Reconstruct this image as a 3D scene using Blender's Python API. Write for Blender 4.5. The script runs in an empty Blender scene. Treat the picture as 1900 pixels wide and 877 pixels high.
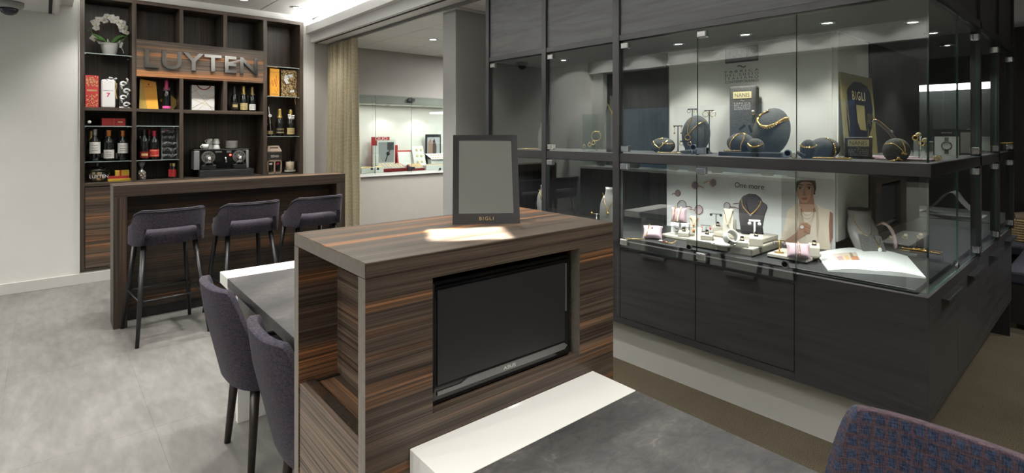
import bpy, bmesh, math, random
from mathutils import Vector, Matrix, Euler

sc = bpy.context.scene
col = sc.collection
rnd = random.Random(7)
PI = math.pi
R = math.radians

# ------------------------------------------------------------------ camera
cam_d = bpy.data.cameras.new('camera')
cam = bpy.data.objects.new('camera', cam_d); col.objects.link(cam)
cam.location = (0, 0, 1.5)
cam.rotation_euler = (R(90), 0, R(-41.15))
cam_d.sensor_width = 36; cam_d.sensor_fit = 'HORIZONTAL'
cam_d.lens = 36*990/1900
cam_d.shift_y = -191.5/1900
cam_d.clip_start = 0.02
sc.camera = cam

# ------------------------------------------------------------------ world and exposure
w = bpy.data.worlds.new('world'); sc.world = w; w.use_nodes = True
w.node_tree.nodes['Background'].inputs[0].default_value = (0.30, 0.45, 0.75, 1)
w.node_tree.nodes['Background'].inputs[1].default_value = 0.28
sc.view_settings.view_transform = 'Standard'
sc.view_settings.look = 'None'
sc.view_settings.gamma = 1
sc.view_settings.use_curve_mapping = False
sc.view_settings.exposure = 0.75
sc.cycles.max_bounces = 10
sc.cycles.transparent_max_bounces = 24
sc.cycles.diffuse_bounces = 4
sc.cycles.glossy_bounces = 4
sc.cycles.caustics_reflective = False
sc.cycles.caustics_refractive = False
sc.cycles.sample_clamp_indirect = 4

WARM = (1.0, 0.965, 0.92)
COOL = (1.0, 0.995, 0.98)
def area(name, loc, sx, sy, power, color=COOL, rot=(0, 0, 0), spread=180):
    l = bpy.data.lights.new(name, 'AREA'); l.shape = 'RECTANGLE'
    l.size = sx; l.size_y = sy; l.energy = power; l.color = color; l.spread = R(spread)
    o = bpy.data.objects.new(name, l); col.objects.link(o)
    o.location = loc; o.rotation_euler = [R(a) for a in rot]
    return o
# hidden upward area lights: the beam's lit cove, plus fill added along the bulkheads
area('cove_fill_light', (2.535, 3.9, 2.872), 0.03, 5.6, 80, COOL, (180, 0, 0))
area('cove_fill_light', (0.145, 3.9, 2.856), 0.05, 5.6, 65, COOL, (180, 0, 0))
area('cove_fill_light', (-1.06, 2.4, 2.70), 0.05, 8.0, 14, COOL, (180, 12, 0))
# unseen fill panel added behind the pillar to brighten wall and ceiling
area('added_fill_light', (5.3, 5.3, 2.645), 1.6, 1.8, 55)
# added narrow beam standing in for light the easel mirror throws on the block
area('added_patch_light', (0.925, 1.252, 2.60), 0.22, 0.18, 2.4, WARM, (0, 0, -30), 2)

# ------------------------------------------------------------------ geometry of the picture (real distances, metres)
_f = (math.cos(R(48.85)), math.sin(R(48.85))); _r = (math.sin(R(48.85)), -math.cos(R(48.85)))
def _ray(px, py):
    r = (px-950)/990; d = (py-247)/990
    return (_f[0]+r*_r[0], _f[1]+r*_r[1], -d)
def atx(px, py, x): a = _ray(px, py); t = x/a[0]; return Vector((x, a[1]*t, 1.5+a[2]*t))
def aty(px, py, y): a = _ray(px, py); t = y/a[1]; return Vector((a[0]*t, y, 1.5+a[2]*t))
def atz(px, py, z): a = _ray(px, py); t = (z-1.5)/a[2]; return Vector((a[0]*t, a[1]*t, z))

# ------------------------------------------------------------------ object helpers
def props(o, label=None, cat=None, group=None, kind=None):
    if label: o['label'] = label
    if cat: o['category'] = cat
    if group: o['group'] = group
    if kind: o['kind'] = kind
    return o
def thing(name, label, cat, loc=(0, 0, 0), rz=0, group=None):
    o = bpy.data.objects.new(name, None); col.objects.link(o)
    o.empty_display_size = 0.05
    o.location = loc; o.rotation_euler = (0, 0, R(rz))
    return props(o, label, cat, group)
def dup(root, loc, rz=None, label=None, group=None):
    r = root.copy(); col.objects.link(r); r.location = loc
    if rz is not None: r.rotation_euler = (0, 0, R(rz))
    if label: r['label'] = label
    if group: r['group'] = group
    for ch in list(root.children):
        c = ch.copy(); col.objects.link(c); c.parent = r
        for g in list(ch.children):
            d = g.copy(); col.objects.link(d); d.parent = c
    return r

class MB:
    """collects shapes into one mesh"""
    def __init__(s): s.v = []; s.f = []; s.mi = []; s.sm = []
    def add(s, vs, fs, mi=0, smooth=False):
        b = len(s.v); s.v += [tuple(p) for p in vs]
        for f in fs: s.f.append(tuple(b+i for i in f)); s.mi.append(mi); s.sm.append(smooth)
        return s
    def box(s, x0, x1, y0, y1, z0, z1, mi=0):
        if x0 > x1: x0, x1 = x1, x0
        if y0 > y1: y0, y1 = y1, y0
        if z0 > z1: z0, z1 = z1, z0
        return s.add([(x0,y0,z0),(x1,y0,z0),(x1,y1,z0),(x0,y1,z0),(x0,y0,z1),(x1,y0,z1),(x1,y1,z1),(x0,y1,z1)],
                     [(0,3,2,1),(4,5,6,7),(0,1,5,4),(1,2,6,5),(2,3,7,6),(3,0,4,7)], mi)
    def rbox(s, c, size, rot=(0,0,0), mi=0, taper=1.0):
        m = Matrix.Translation(c) @ Euler([R(a) for a in rot]).to_matrix().to_4x4()
        hx, hy, hz = [v/2 for v in size]; t = taper
        vs = [(-hx,-hy,-hz),(hx,-hy,-hz),(hx,hy,-hz),(-hx,hy,-hz),(-hx*t,-hy*t,hz),(hx*t,-hy*t,hz),(hx*t,hy*t,hz),(-hx*t,hy*t,hz)]
        return s.add([m @ Vector(v) for v in vs], [(0,3,2,1),(4,5,6,7),(0,1,5,4),(1,2,6,5),(2,3,7,6),(3,0,4,7)], mi)
    def tube(s, pts, r, n=8, mi=0, closed=False, cap=True):
        pts = [Vector(p) for p in pts]; k = len(pts)
        rs = r if isinstance(r, (list, tuple)) else [r]*k
        vs = []; up = None
        for i, p in enumerate(pts):
            if closed: d = pts[(i+1) % k]-pts[i-1]
            else: d = pts[min(i+1, k-1)]-pts[max(i-1, 0)]
            d = d.normalized() if d.length > 1e-9 else Vector((0,0,1))
            if up is None:
                up = Vector((0,0,1)) if abs(d.z) < .9 else Vector((1,0,0))
            a = d.cross(up)
            if a.length < 1e-6: a = d.cross(Vector((0,1,0)))
            a.normalize(); b = a.cross(d).normalized(); up = b
            for j in range(n):
                t = 2*PI*j/n; vs.append(p+(a*math.cos(t)+b*math.sin(t))*rs[i])
        fs = []
        for i in range(k if closed else k-1):
            i2 = (i+1) % k
            for j in range(n):
                j2 = (j+1) % n; fs.append((i*n+j, i2*n+j, i2*n+j2, i*n+j2))
        s.add(vs, fs, mi, True)
        if cap and not closed:
            b = len(s.v)-k*n
            s.f.append(tuple(b+j for j in range(n))); s.mi.append(mi); s.sm.append(False)
            s.f.append(tuple(b+(k-1)*n+j for j in reversed(range(n)))); s.mi.append(mi); s.sm.append(False)
        return s
    def lathe(s, prof, c=(0,0,0), n=20, mi=0, sx=1, sy=1, smooth=True):
        vs = []; k = len(prof)
        for r, z in prof:
            for j in range(n):
                t = 2*PI*j/n; vs.append((c[0]+r*math.cos(t)*sx, c[1]+r*math.sin(t)*sy, c[2]+z))
        fs = [(i*n+j, i*n+(j+1) % n, (i+1)*n+(j+1) % n, (i+1)*n+j) for i in range(k-1) for j in range(n)]
        s.add(vs, fs, mi, smooth); b = len(s.v)-k*n
        if prof[0][0] > 1e-5: s.f.append(tuple(b+j for j in reversed(range(n)))); s.mi.append(mi); s.sm.append(False)
        if prof[-1][0] > 1e-5: s.f.append(tuple(b+(k-1)*n+j for j in range(n))); s.mi.append(mi); s.sm.append(False)
        return s
    def arc(s, c, r, a0, a1, z0, z1, n=8, mi=0):
        vs = []
        for i in range(n+1):
            t = R(a0+(a1-a0)*i/n); vs += [(c[0]+r*math.cos(t), c[1]+r*math.sin(t), c[2]+z0), (c[0]+r*math.cos(t), c[1]+r*math.sin(t), c[2]+z1)]
        return s.add(vs, [(2*i, 2*i+2, 2*i+3, 2*i+1) for i in range(n)], mi, True)
    def ball(s, c, r, n=8, m=6, mi=0, rot=None, flat=None):
        if not isinstance(r, (tuple, list)): r = (r, r, r)
        vs = []
        M = Euler([R(a) for a in rot]).to_matrix() if rot else None
        for i in range(m+1):
            p = -PI/2+PI*i/m
            for j in range(n):
                t = 2*PI*j/n
                q = Vector((r[0]*math.cos(p)*math.cos(t), r[1]*math.cos(p)*math.sin(t), r[2]*math.sin(p)))
                if M: q = M @ q
                if flat is not None and q.z < flat: q.z = flat
                vs.append(q+Vector(c))
        return s.add(vs, [(i*n+j, i*n+(j+1) % n, (i+1)*n+(j+1) % n, (i+1)*n+j) for i in range(m) for j in range(n)], mi, True)
    def gem(s, c, r, mi=0):
        x, y, z = c
        return s.add([(x+r,y,z),(x,y+r,z),(x-r,y,z),(x,y-r,z),(x,y,z+r),(x,y,z-r)],
                     [(0,1,4),(1,2,4),(2,3,4),(3,0,4),(1,0,5),(2,1,5),(3,2,5),(0,3,5)], mi, True)
    def prism(s, poly, d, mi=0):
        """poly: list of 3d points, extruded by vector d"""
        k = len(poly); d = Vector(d)
        vs = [Vector(p) for p in poly]+[Vector(p)+d for p in poly]
        fs = [tuple(range(k)), tuple(reversed(range(k, 2*k)))]+[(i, i+k, (i+1) % k+k, (i+1) % k) for i in range(k)]
        return s.add(vs, fs, mi)
    def build(s, name, mat, parent=None, loc=None, bevel=0, seg=2, recalc=True):
        me = bpy.data.meshes.new(name)
        me.from_pydata(s.v, [], s.f)
        for m in (mat if isinstance(mat, (list, tuple)) else [mat]): me.materials.append(m)
        me.polygons.foreach_set('material_index', s.mi)
        me.polygons.foreach_set('use_smooth', s.sm)
        if recalc or bevel:
            bm = bmesh.new(); bm.from_mesh(me)
            bmesh.ops.recalc_face_normals(bm, faces=bm.faces)
            if bevel:
                es = [e for e in bm.edges if len(e.link_faces) == 2 and e.calc_face_angle(0) > .6]
                bmesh.ops.bevel(bm, geom=es, offset=bevel, segments=seg, profile=.5, affect='EDGES', clamp_overlap=True)
            bm.to_mesh(me); bm.free()
        me.update()
        o = bpy.data.objects.new(name, me); col.objects.link(o)
        if parent: o.parent = parent
        if loc: o.location = loc
        return o
def struct(name, mb, mat, parent=None, **k):
    o = mb.build(name, mat, parent, **k)
    if parent is None: o['kind'] = 'structure'
    return o
def beads(pts, r, step, mi=0, mb=None, n=6, m=4, closed=False):
    """small balls strung along a path"""
    mb = mb or MB(); pts = [Vector(p) for p in pts]
    if closed: pts = pts+[pts[0]]
    acc = 0; last = pts[0]; mb.ball(last, r, n, m, mi)
    for a, b in zip(pts, pts[1:]):
        L = (b-a).length; t = step-acc
        while t <= L:
            mb.ball(a+(b-a)*(t/L), r, n, m, mi); t += step
        acc = L-(t-step)
    return mb
def smoothpath(pts, n=6):
    P = [Vector(p) for p in pts]; out = []
    for i in range(len(P)-1):
        p0 = P[max(i-1, 0)]; p1 = P[i]; p2 = P[i+1]; p3 = P[min(i+2, len(P)-1)]
        for k in range(n):
            t = k/n
            out.append(.5*((2*p1)+(p2-p0)*t+(2*p0-5*p1+4*p2-p3)*t*t+(3*p1-p0-3*p2+p3)*t**3))
    return out+[P[-1]]
def text(name, s, mat, parent, loc, rot, w=None, h=None, depth=.0008, space=1.0, bold=0):
    c = bpy.data.curves.new(name, 'FONT'); c.body = s; c.extrude = .02; c.space_character = space; c.offset = bold
    c.align_x = 'CENTER'; c.resolution_u = 3
    t = bpy.data.objects.new(name, c); col.objects.link(t)
    me = bpy.data.meshes.new_from_object(t.evaluated_get(bpy.context.evaluated_depsgraph_get()))
    bpy.data.objects.remove(t); bpy.data.curves.remove(c)
    xs = [v.co.x for v in me.vertices]; ys = [v.co.y for v in me.vertices]
    W = max(xs)-min(xs); Hh = max(ys)-min(ys); cx = (max(xs)+min(xs))/2; cy = (max(ys)+min(ys))/2
    kx = w/W if w else h/Hh; ky = h/Hh if h else kx
    for v in me.vertices:
        v.co = ((v.co.x-cx)*kx, (v.co.y-cy)*ky, (v.co.z+.02)/.04*depth)
    me.materials.clear(); me.materials.append(mat); me.name = name
    o = bpy.data.objects.new(name, me); col.objects.link(o)
    if parent: o.parent = parent
    o.location = loc; o.rotation_euler = [R(a) for a in rot]
    return o
FACE_Y = (90, 0, 0)       # lettering that looks towards -Y
FACE_X = (90, 0, -90)     # lettering that looks towards -X

# ------------------------------------------------------------------ materials
class Mat:
    def __init__(s, name):
        s.m = bpy.data.materials.new(name); s.m.use_nodes = True; s.t = s.m.node_tree
        s.p = s.t.nodes['Principled BSDF']; s.o = s.t.nodes['Material Output']
    def n(s, kind, **kw):
        nd = s.t.nodes.new(kind)
        for k, v in kw.items():
            if isinstance(k, str) and k.startswith('i_'):
                nm = k[2:].replace('_', ' ')
                inp = nd.inputs[int(nm)] if nm.isdigit() else nd.inputs[nm]
                if hasattr(v, 'is_linked') or isinstance(v, bpy.types.NodeSocket): s.t.links.new(v, inp)
                else: inp.default_value = v
            else: setattr(nd, k, v)
        return nd
    def link(s, a, b): s.t.links.new(a, b)
    def coords(s, scale=(1,1,1), rnd_off=False, rot=(0,0,0)):
        tc = s.n('ShaderNodeTexCoord'); src = tc.outputs['Object']
        if rnd_off:
            oi = s.n('ShaderNodeObjectInfo')
            mu = s.n('ShaderNodeMath', operation='MULTIPLY', i_0=oi.outputs['Random'], i_1=37.0)
            ad = s.n('ShaderNodeVectorMath', operation='ADD', i_0=src, i_1=mu.outputs[0]); src = ad.outputs[0]
        mp = s.n('ShaderNodeMapping', i_Vector=src, i_Scale=scale, i_Rotation=[R(a) for a in rot])
        return mp.outputs[0]
    def noise(s, vec, scale=1.0, detail=3.0, rough=.55, dist=0.0):
        return s.n('ShaderNodeTexNoise', i_Vector=vec, i_Scale=scale, i_Detail=detail, i_Roughness=rough, i_Distortion=dist).outputs['Fac']
    def ramp(s, fac, stops):
        r = s.n('ShaderNodeValToRGB', i_Fac=fac); e = r.color_ramp.elements
        while len(e) < len(stops): e.new(.5)
        for el, (p, c) in zip(e, stops):
            el.position = p; el.color = (*c, 1) if len(c) == 3 else c
        return r.outputs['Color']
    def mix(s, fac, a, b, mode='MIX'):
        n = s.n('ShaderNodeMix', data_type='RGBA', blend_type=mode)
        for i, v in ((0, fac), (6, a), (7, b)):
            if isinstance(v, bpy.types.NodeSocket): s.link(v, n.inputs[i])
            else: n.inputs[i].default_value = v if not (isinstance(v, tuple) and len(v) == 3) else (*v, 1)
        return n.outputs[2]
    def bump(s, h, strength=.2, dist=.002):
        b = s.n('ShaderNodeBump', i_Height=h, i_Strength=strength, i_Distance=dist)
        s.link(b.outputs[0], s.p.inputs['Normal'])
    def set(s, col=None, rough=None, metal=None, spec=None, coat=None):
        for k, v in (('Base Color', col), ('Roughness', rough), ('Metallic', metal), ('Specular IOR Level', spec), ('Coat Weight', coat)):
            if v is None: continue
            if isinstance(v, bpy.types.NodeSocket): s.link(v, s.p.inputs[k])
            else: s.p.inputs[k].default_value = (*v, 1) if isinstance(v, tuple) else v
        return s

def plain(name, c, rough=.5, metal=0, spec=.5, var=.0, vs=8, coat=None):
    m = Mat(name)
    if var:
        nz = m.noise(m.coords((vs,)*3), 1, 3)
        cc = m.ramp(nz, [(.3, tuple(max(0, x*(1-var)) for x in c)), (.7, tuple(min(1, x*(1+var)) for x in c))])
    else: cc = c
    m.set(cc, rough, metal, spec, coat)
    return m.m
def emit(name, c, st):
    m = Mat(name); m.set((0, 0, 0), .5)
    m.p.inputs['Emission Color'].default_value = (*c, 1); m.p.inputs['Emission Strength'].default_value = st
    return m.m
def ebony(name, axis, k=1.0, orange=1.0, rough=.36, seed=0.0, soft=0.0):
    """macassar ebony: dark brown with grey and orange streaks running along one axis"""
    m = Mat(name)
    def sc_(a, b):
        v = [b, b, b]; v[axis] = a; return tuple(v)
    def off(vec): return m.n('ShaderNodeVectorMath', operation='ADD', i_0=vec, i_1=(seed, seed*1.7, seed*.6)).outputs[0]
    fine = m.noise(off(m.coords(sc_(1.0, 170))), 1, 4, .65)
    mid = m.noise(off(m.coords(sc_(.6, 40))), 1, 5, .68, .3)
    big = m.noise(off(m.coords(sc_(.30, 15))), 1, 2.5, .5, .15)
    wide = m.noise(off(m.coords(sc_(.4, 3.2))), 1, 2, .5)
    def t3(r, g, b_): return tuple(v*k*(1-soft)+soft*k*.075*u for v, u in zip((r, g, b_), (1.0, .77, .58)))
    c = m.ramp(mid, [(.30, t3(.020, .014, .010)), (.48, t3(.060, .044, .0325)), (.64, t3(.098, .073, .053)), (.82, t3(.052, .037, .027))])
    om = m.ramp(big, [(.51, (0, 0, 0)), (.59, (orange*.5,)*3), (.65, (orange*.9,)*3), (.76, (0.1*orange,)*3)])
    om = m.mix(1.0, om, m.ramp(wide, [(.36, (.25, .25, .25)), (.52, (1, 1, 1))]), 'MULTIPLY')
    om = m.mix(1.0, om, m.ramp(fine, [(.38, (.35, .35, .35)), (.6, (1, 1, 1))]), 'MULTIPLY')
    c = m.mix(om, c, (.27*k, .118*k, .046*k))
    c = m.mix(1.0, c, m.ramp(fine, [(.36, (.36, .36, .36)), (.60, (1.24, 1.24, 1.24))]), 'MULTIPLY')
    m.set(c, rough, 0, .32)
    m.bump(fine, .12, .001)
    return m.m
def black_oak(name, axis, c=.034, rough=.45):
    m = Mat(name)
    v = [26, 26, 26]; v[axis] = 1.3
    vec = m.coords(tuple(v)); g = m.noise(vec, 1, 5, .6, .6)
    v2 = [5, 5, 5]; v2[axis] = .55
    w0 = m.noise(m.coords(tuple(v2)), 1, 3, .5, .8)
    wv = m.n('ShaderNodeMath', operation='PINGPONG', i_0=m.n('ShaderNodeMath', operation='MULTIPLY', i_0=w0, i_1=14.0).outputs[0], i_1=1.0).outputs[0]
    f = m.mix(.22, g, wv)
    cc = m.ramp(f, [(.28, (c*.72, c*.72, c*.75)), (.55, (c*1.05, c*1.05, c*1.06)), (.85, (c*1.35, c*1.35, c*1.33))])
    m.set(cc, rough, 0, .4); m.bump(f, .12, .0006)
    return m.m
def glass(name, tint=(.93, .97, .955), boost=1.0, rough=0.0):
    m = Mat(name); m.t.nodes.remove(m.p)
    tr = m.n('ShaderNodeBsdfTransparent', i_Color=(*tint, 1))
    gl = m.n('ShaderNodeBsdfGlossy', i_Color=(1, 1, 1, 1), i_Roughness=rough)
    ge = m.n('ShaderNodeNewGeometry')
    dt = m.n('ShaderNodeVectorMath', operation='DOT_PRODUCT', i_0=ge.outputs['Normal'], i_1=ge.outputs['Incoming']).outputs['Value']
    ab = m.n('ShaderNodeMath', operation='ABSOLUTE', i_0=dt).outputs[0]
    iv = m.n('ShaderNodeMath', operation='SUBTRACT', use_clamp=True, i_0=1.0, i_1=ab).outputs[0]
    pw = m.n('ShaderNodeMath', operation='POWER', i_0=iv, i_1=5.0).outputs[0]
    sk = m.n('ShaderNodeMath', operation='MULTIPLY_ADD', i_0=pw, i_1=.96, i_2=.04).outputs[0]
    mu = m.n('ShaderNodeMath', operation='MULTIPLY', use_clamp=True, i_0=sk, i_1=boost)
    mx = m.n('ShaderNodeMixShader', i_0=mu.outputs[0], i_1=tr.outputs[0], i_2=gl.outputs[0])
    m.link(mx.outputs[0], m.o.inputs['Surface'])
    return m.m
def fabric(name, check):
    m = Mat(name)
    a = m.noise(m.coords((420, 420, 60)), 1, 2); b = m.noise(m.coords((60, 60, 420)), 1, 2)
    wv = m.mix(.5, a, b)
    c = m.ramp(wv, [(.40, (.015, .016, .026)), (.50, (.029, .029, .046)), (.58, (.066, .043, .044))])
    if check:
        tc = m.coords((1, 1, 1))
        w1 = m.n('ShaderNodeTexWave', bands_direction='Y', i_Vector=tc, i_Scale=13.0, i_Distortion=1.3, i_Detail=3.0, i_Detail_Scale=8.0).outputs['Fac']
        w2 = m.n('ShaderNodeTexWave', bands_direction='Z', i_Vector=tc, i_Scale=11.0, i_Distortion=1.3, i_Detail=3.0, i_Detail_Scale=8.0).outputs['Fac']
        g = m.n('ShaderNodeMath', operation='MINIMUM', i_0=w1, i_1=w2).outputs[0]
        brk = m.noise(m.coords((26, 26, 7)), 1, 3)
        g2 = m.n('ShaderNodeMath', operation='MULTIPLY', i_0=g, i_1=brk).outputs[0]
        blue = m.ramp(wv, [(.40, (.010, .013, .026)), (.6, (.036, .050, .088))])
        c = m.mix(m.ramp(g2, [(.03, (0, 0, 0)), (.16, (1, 1, 1))]), m.ramp(wv, [(.4, (.026, .019, .025)), (.6, (.070, .045, .050))]), blue)
    m.set(c, .95, 0, .15)
    m.p.inputs['Sheen Weight'].default_value = .06
    m.bump(wv, .4, .001)
    return m.m
M = {}
M['wall'] = plain('painted wall', (.72, .715, .675), .85, var=.02, vs=3)
M['grey_wall'] = plain('grey painted wall', (.37, .35, .32), .85, var=.03, vs=3)
M['pillar'] = plain('grey painted pillar', (.42, .425, .41), .7, var=.02, vs=3)
M['white'] = plain('white lacquer', (.78, .78, .74), .35)
M['niche_white'] = plain('cream niche lining', (.78, .765, .71), .7)
M['ceil'] = plain('ceiling tile', (.76, .75, .72), .9, var=.03, vs=60)
M['beam'] = plain('beam plaster', (.70, .70, .685), .6)
M['dark_slot'] = plain('dark slot', (.01, .01, .01), .8)
M['base'] = plain('baseboard paint', (.56, .555, .52), .6)
M['black_wall'] = plain('black stone wall', (.018, .017, .016), .5, var=.3, vs=4)
M['black'] = plain('matt black', (.012, .012, .013), .55)
M['graphite'] = plain('graphite frame lacquer', (.034, .034, .036), .42)
M['gloss_black'] = plain('gloss black plastic', (.006, .006, .007), .08)
M['screen'] = plain('screen off', (.018, .018, .0185), .42, spec=.45)
M['silver_trim'] = plain('silver trim', (.22, .22, .215), .35, .6)
M['chrome'] = plain('chrome', (.72, .73, .74), .12, 1)
M['steel'] = plain('brushed steel', (.50, .50, .50), .3, 1)
M['dark_metal'] = plain('black stool metal', (.010, .010, .011), .38)
M['dark_leg'] = plain('dark stained leg', (.020, .014, .011), .42, var=.3, vs=30)
M['gold'] = plain('polished gold', (.95, .62, .22), .22, 1)
M['rose'] = plain('rose gold', (.85, .52, .36), .22, 1)
M['brass'] = plain('letter metal', (.36, .35, .33), .16, 1)
M['gold_paint'] = plain('gold print', (.72, .56, .25), .4, .4)
M['cream_gold'] = plain('cream gold plate', (.80, .68, .38), .4)
M['glass'] = glass('clear glass', boost=2.0)
M['glass_dark'] = glass('jar glass', (.86, .88, .88), 2.2)
M['glass_side'] = glass('coated side glass', boost=.55)
M['edge'] = plain('green glass edge', (.05, .10, .08), .15)
M['edge_light'] = plain('bright glass edge', (.32, .38, .36), .2)
M['velvet'] = plain('charcoal suede', (.125, .122, .119), .95, spec=.1, var=.25, vs=150)
M['velvet_brown'] = plain('dark plum velvet', (.040, .034, .038), .9, spec=.15, var=.2, vs=150)
M['satin_grey'] = plain('satin grey bust', (.20, .188, .178), .4)
M['beige'] = plain('beige leatherette', (.50, .455, .385), .6)
M['beige_dark'] = plain('taupe leatherette', (.26, .235, .195), .6)
M['pink'] = plain('pink satin', (.47, .33, .37), .5)
M['paper'] = plain('white paper', (.80, .80, .78), .7)
M['grey_card'] = plain('grey card', (.42, .43, .41), .7)
M['red'] = plain('red card', (.45, .03, .03), .45)
M['red_dark'] = plain('dark red', (.20, .012, .014), .4)
M['orange'] = plain('orange card', (.90, .42, .05), .45)
M['yellow'] = plain('yellow card', (.72, .48, .05), .5)
M['gold_card'] = plain('gold card', (.55, .38, .10), .35, .3)
M['bottle'] = plain('dark bottle glass', (.008, .010, .009), .06, spec=.7)
M['foil_gold'] = plain('gold foil', (.70, .50, .16), .3, .8)
M['foil_red'] = plain('red foil', (.45, .03, .07), .35, .2)
M['foil_pink'] = plain('pink foil', (.75, .06, .22), .35, .1)
M['foil_orange'] = plain('orange foil', (.60, .20, .05), .4, .2)
M['foil_silver'] = plain('silver foil', (.5, .5, .5), .35, .7)
M['foil_black'] = plain('black foil', (.012, .012, .012), .35)
M['label'] = plain('paper label', (.72, .70, .66), .7)
M['label_pink'] = plain('pink label', (.85, .12, .38), .6)
M['label_dark'] = plain('black label', (.02, .018, .016), .5)
M['ink'] = plain('black print', (.02, .02, .02), .6)
M['grey_ink'] = plain('grey print', (.12, .12, .12), .6)
M['brown_card'] = plain('kraft card', (.45, .33, .25), .7)
M['leaf'] = plain('orchid leaf', (.05, .12, .025), .4, var=.2, vs=20)
M['stem'] = plain('orchid stem', (.10, .15, .03), .5)
M['petal'] = plain('white petal', (.82, .81, .78), .6)
M['pot'] = plain('white glazed pot', (.80, .80, .79), .15)
M['porcelain'] = plain('white porcelain', (.74, .74, .72), .15)
M['wax'] = plain('candle wax', (.42, .29, .20), .7, var=.2, vs=60)
M['cookie'] = plain('biscuit', (.40, .22, .09), .8, var=.4, vs=60)
M['plastic_bag'] = plain('crinkled dark wrap', (.13, .13, .14), .12, spec=.8, var=.5, vs=60)
M['dome'] = plain('smoked dome', (.02, .022, .03), .05)
M['camera_grey'] = plain('camera housing', (.36, .36, .36), .5)
M['wicker'] = plain('wicker', (.42, .30, .15), .8, var=.4, vs=90)
M['purple_seat'] = plain('slate purple upholstery', (.040, .040, .060), .9, var=.2, vs=200)
M['carpet_pile'] = plain('tmp', (.1, .1, .1))
M['lamp_on'] = emit('lamp lens', (1, .97, .9), 14)
M['strip_on'] = emit('lit strip', (1, .98, .93), 5)
M['led_red'] = emit('red led', (1, .05, .03), 4)
M['ebx'] = ebony('ebony veneer along x', 0, 1.35, 1.0)
M['ebx_top'] = ebony('ebony top veneer', 0, 1.22, 1.6, .33, 3.3)
M['eby'] = ebony('ebony veneer along y', 1, 1.5, .5, .4, 5.1)
M['eb_edge'] = plain('ebony edge banding', (.185, .165, .140), .42, var=.10, vs=60)
M['eb_door'] = ebony('ebony end door', 1, 2.2, .30, .42, 3.7, .55)
M['ebz'] = ebony('ebony veneer upright', 2, .47, .55, .42, 1.2, .25)
M['eb_shelf'] = ebony('ebony shelf frame', 2, .80, .10, .42, 8.2, .65)
M['eb_shelf_x'] = ebony('ebony shelf board', 0, .80, .10, .42, 6.2, .65)
M['eb_sign'] = ebony('ebony sign board', 0, 1.25, 1.5, .34, 4.4)
M['eb_bar'] = ebony('ebony bar frame', 0, .68, .15, .42, 9.4, .55)
M['eb_bar_z'] = ebony('ebony bar upright', 2, .68, .15, .42, 7.4, .55)
M['eb_bar_in'] = ebony('ebony bar panel', 0, .62, .8, .4, 2.9)
M['oak_y'] = black_oak('black oak along y', 1)
M['oak_x'] = black_oak('black oak along x', 0, .040)
M['oak_z'] = black_oak('black oak upright', 2)
M['oak_hdr'] = black_oak('grey black oak header', 1, .10)
M['fabric'] = fabric('navy heather fabric', False)
M['fabric_check'] = fabric('woven check fabric', True)
def _stone():
    m = Mat('grey stone floor')
    a = m.noise(m.coords((2.2, .7, 1), False, (0, 0, 20)), 1.6, 6, .62, .4)
    b = m.noise(m.coords((9, 2.5, 1), False, (0, 0, 20)), 2.2, 5, .6, .2)
    f = m.mix(.45, a, b)
    c = m.ramp(f, [(.30, (.112, .108, .099)), (.50, (.168, .163, .150)), (.68, (.222, .216, .201))])
    oi = m.n('ShaderNodeObjectInfo')
    v = m.ramp(oi.outputs['Random'], [(0, (.97, .97, .97)), (1, (1.02, 1.02, 1.02))])
    m.set(m.mix(1.0, c, v, 'MULTIPLY'), .5, 0, .35); m.bump(b, .08, .002); return m.m
M['stone'] = _stone()
def _carpet():
    m = Mat('brown carpet')
    f = m.noise(m.coords((260, 260, 260)), 1, 2, .6); g = m.noise(m.coords((3, 3, 3)), 1, 2)
    c = m.ramp(f, [(.35, (.030, .024, .016)), (.52, (.075, .063, .042)), (.68, (.145, .122, .085))])
    m.set(m.mix(.25, c, m.ramp(g, [(.3, (.05, .045, .03)), (.7, (.1, .09, .065))])), 1, 0, .05); m.bump(f, .6, .004); return m.m
M['carpet'] = _carpet()
def _slate():
    m = Mat('worn grey table leather')
    a = m.noise(m.coords((3, 3, 3)), 1.5, 6, .65, .3); b = m.noise(m.coords((9, 17, 9), rot=(0, 0, 28)), 1.9, 6, .72, 1.5)
    f = m.mix(.5, a, b)
    c = m.ramp(f, [(.30, (.022, .0215, .022)), (.47, (.048, .047, .047)), (.57, (.075, .072, .069)), (.70, (.155, .147, .135))])
    m.set(c, .42, 0, .4); m.bump(b, .1, .001); return m.m
M['slate'] = _slate()
def _curtain():
    m = Mat('woven straw curtain')
    a = m.n('ShaderNodeTexWave', bands_direction='Z', i_Vector=m.coords((1, 1, 1)), i_Scale=42, i_Distortion=1.5, i_Detail=2, i_Detail_Scale=3).outputs['Fac']
    b = m.noise(m.coords((130, 130, 60)), 1, 3)
    f = m.mix(.5, a, b)
    m.set(m.ramp(f, [(.25, (.17, .14, .085)), (.5, (.36, .31, .20)), (.75, (.54, .48, .35))]), .8, 0, .2); m.bump(f, .6, .004); return m.m
M['curtain'] = _curtain()
def _mirror():
    return plain('mirror', (.93, .95, .94), .03, 1)
M['mirror'] = _mirror()

# ================================================================== the setting
HI, LO = 2.975, 2.66
fl = struct('floor', MB().box(-2.6, 1.62, -2.6, 7.3, -.06, -.0015), M['stone'])
for i in range(5):
    for j in range(6):
        x0 = -1.38+i*.6; y0 = -.35+j*1.2
        MB().box(x0, x0+.5993, y0, min(y0+1.1993, 6.83), -.0035, 0).build('floor_tile', M['stone'], fl)
struct('floor_carpet', MB().box(1.62, 8.2, -2.6, 3.7, -.06, 0), M['carpet'])
struct('floor_rear', MB().box(1.62, 8.2, 3.7, 7.3, -.06, 0), M['stone'])
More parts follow.
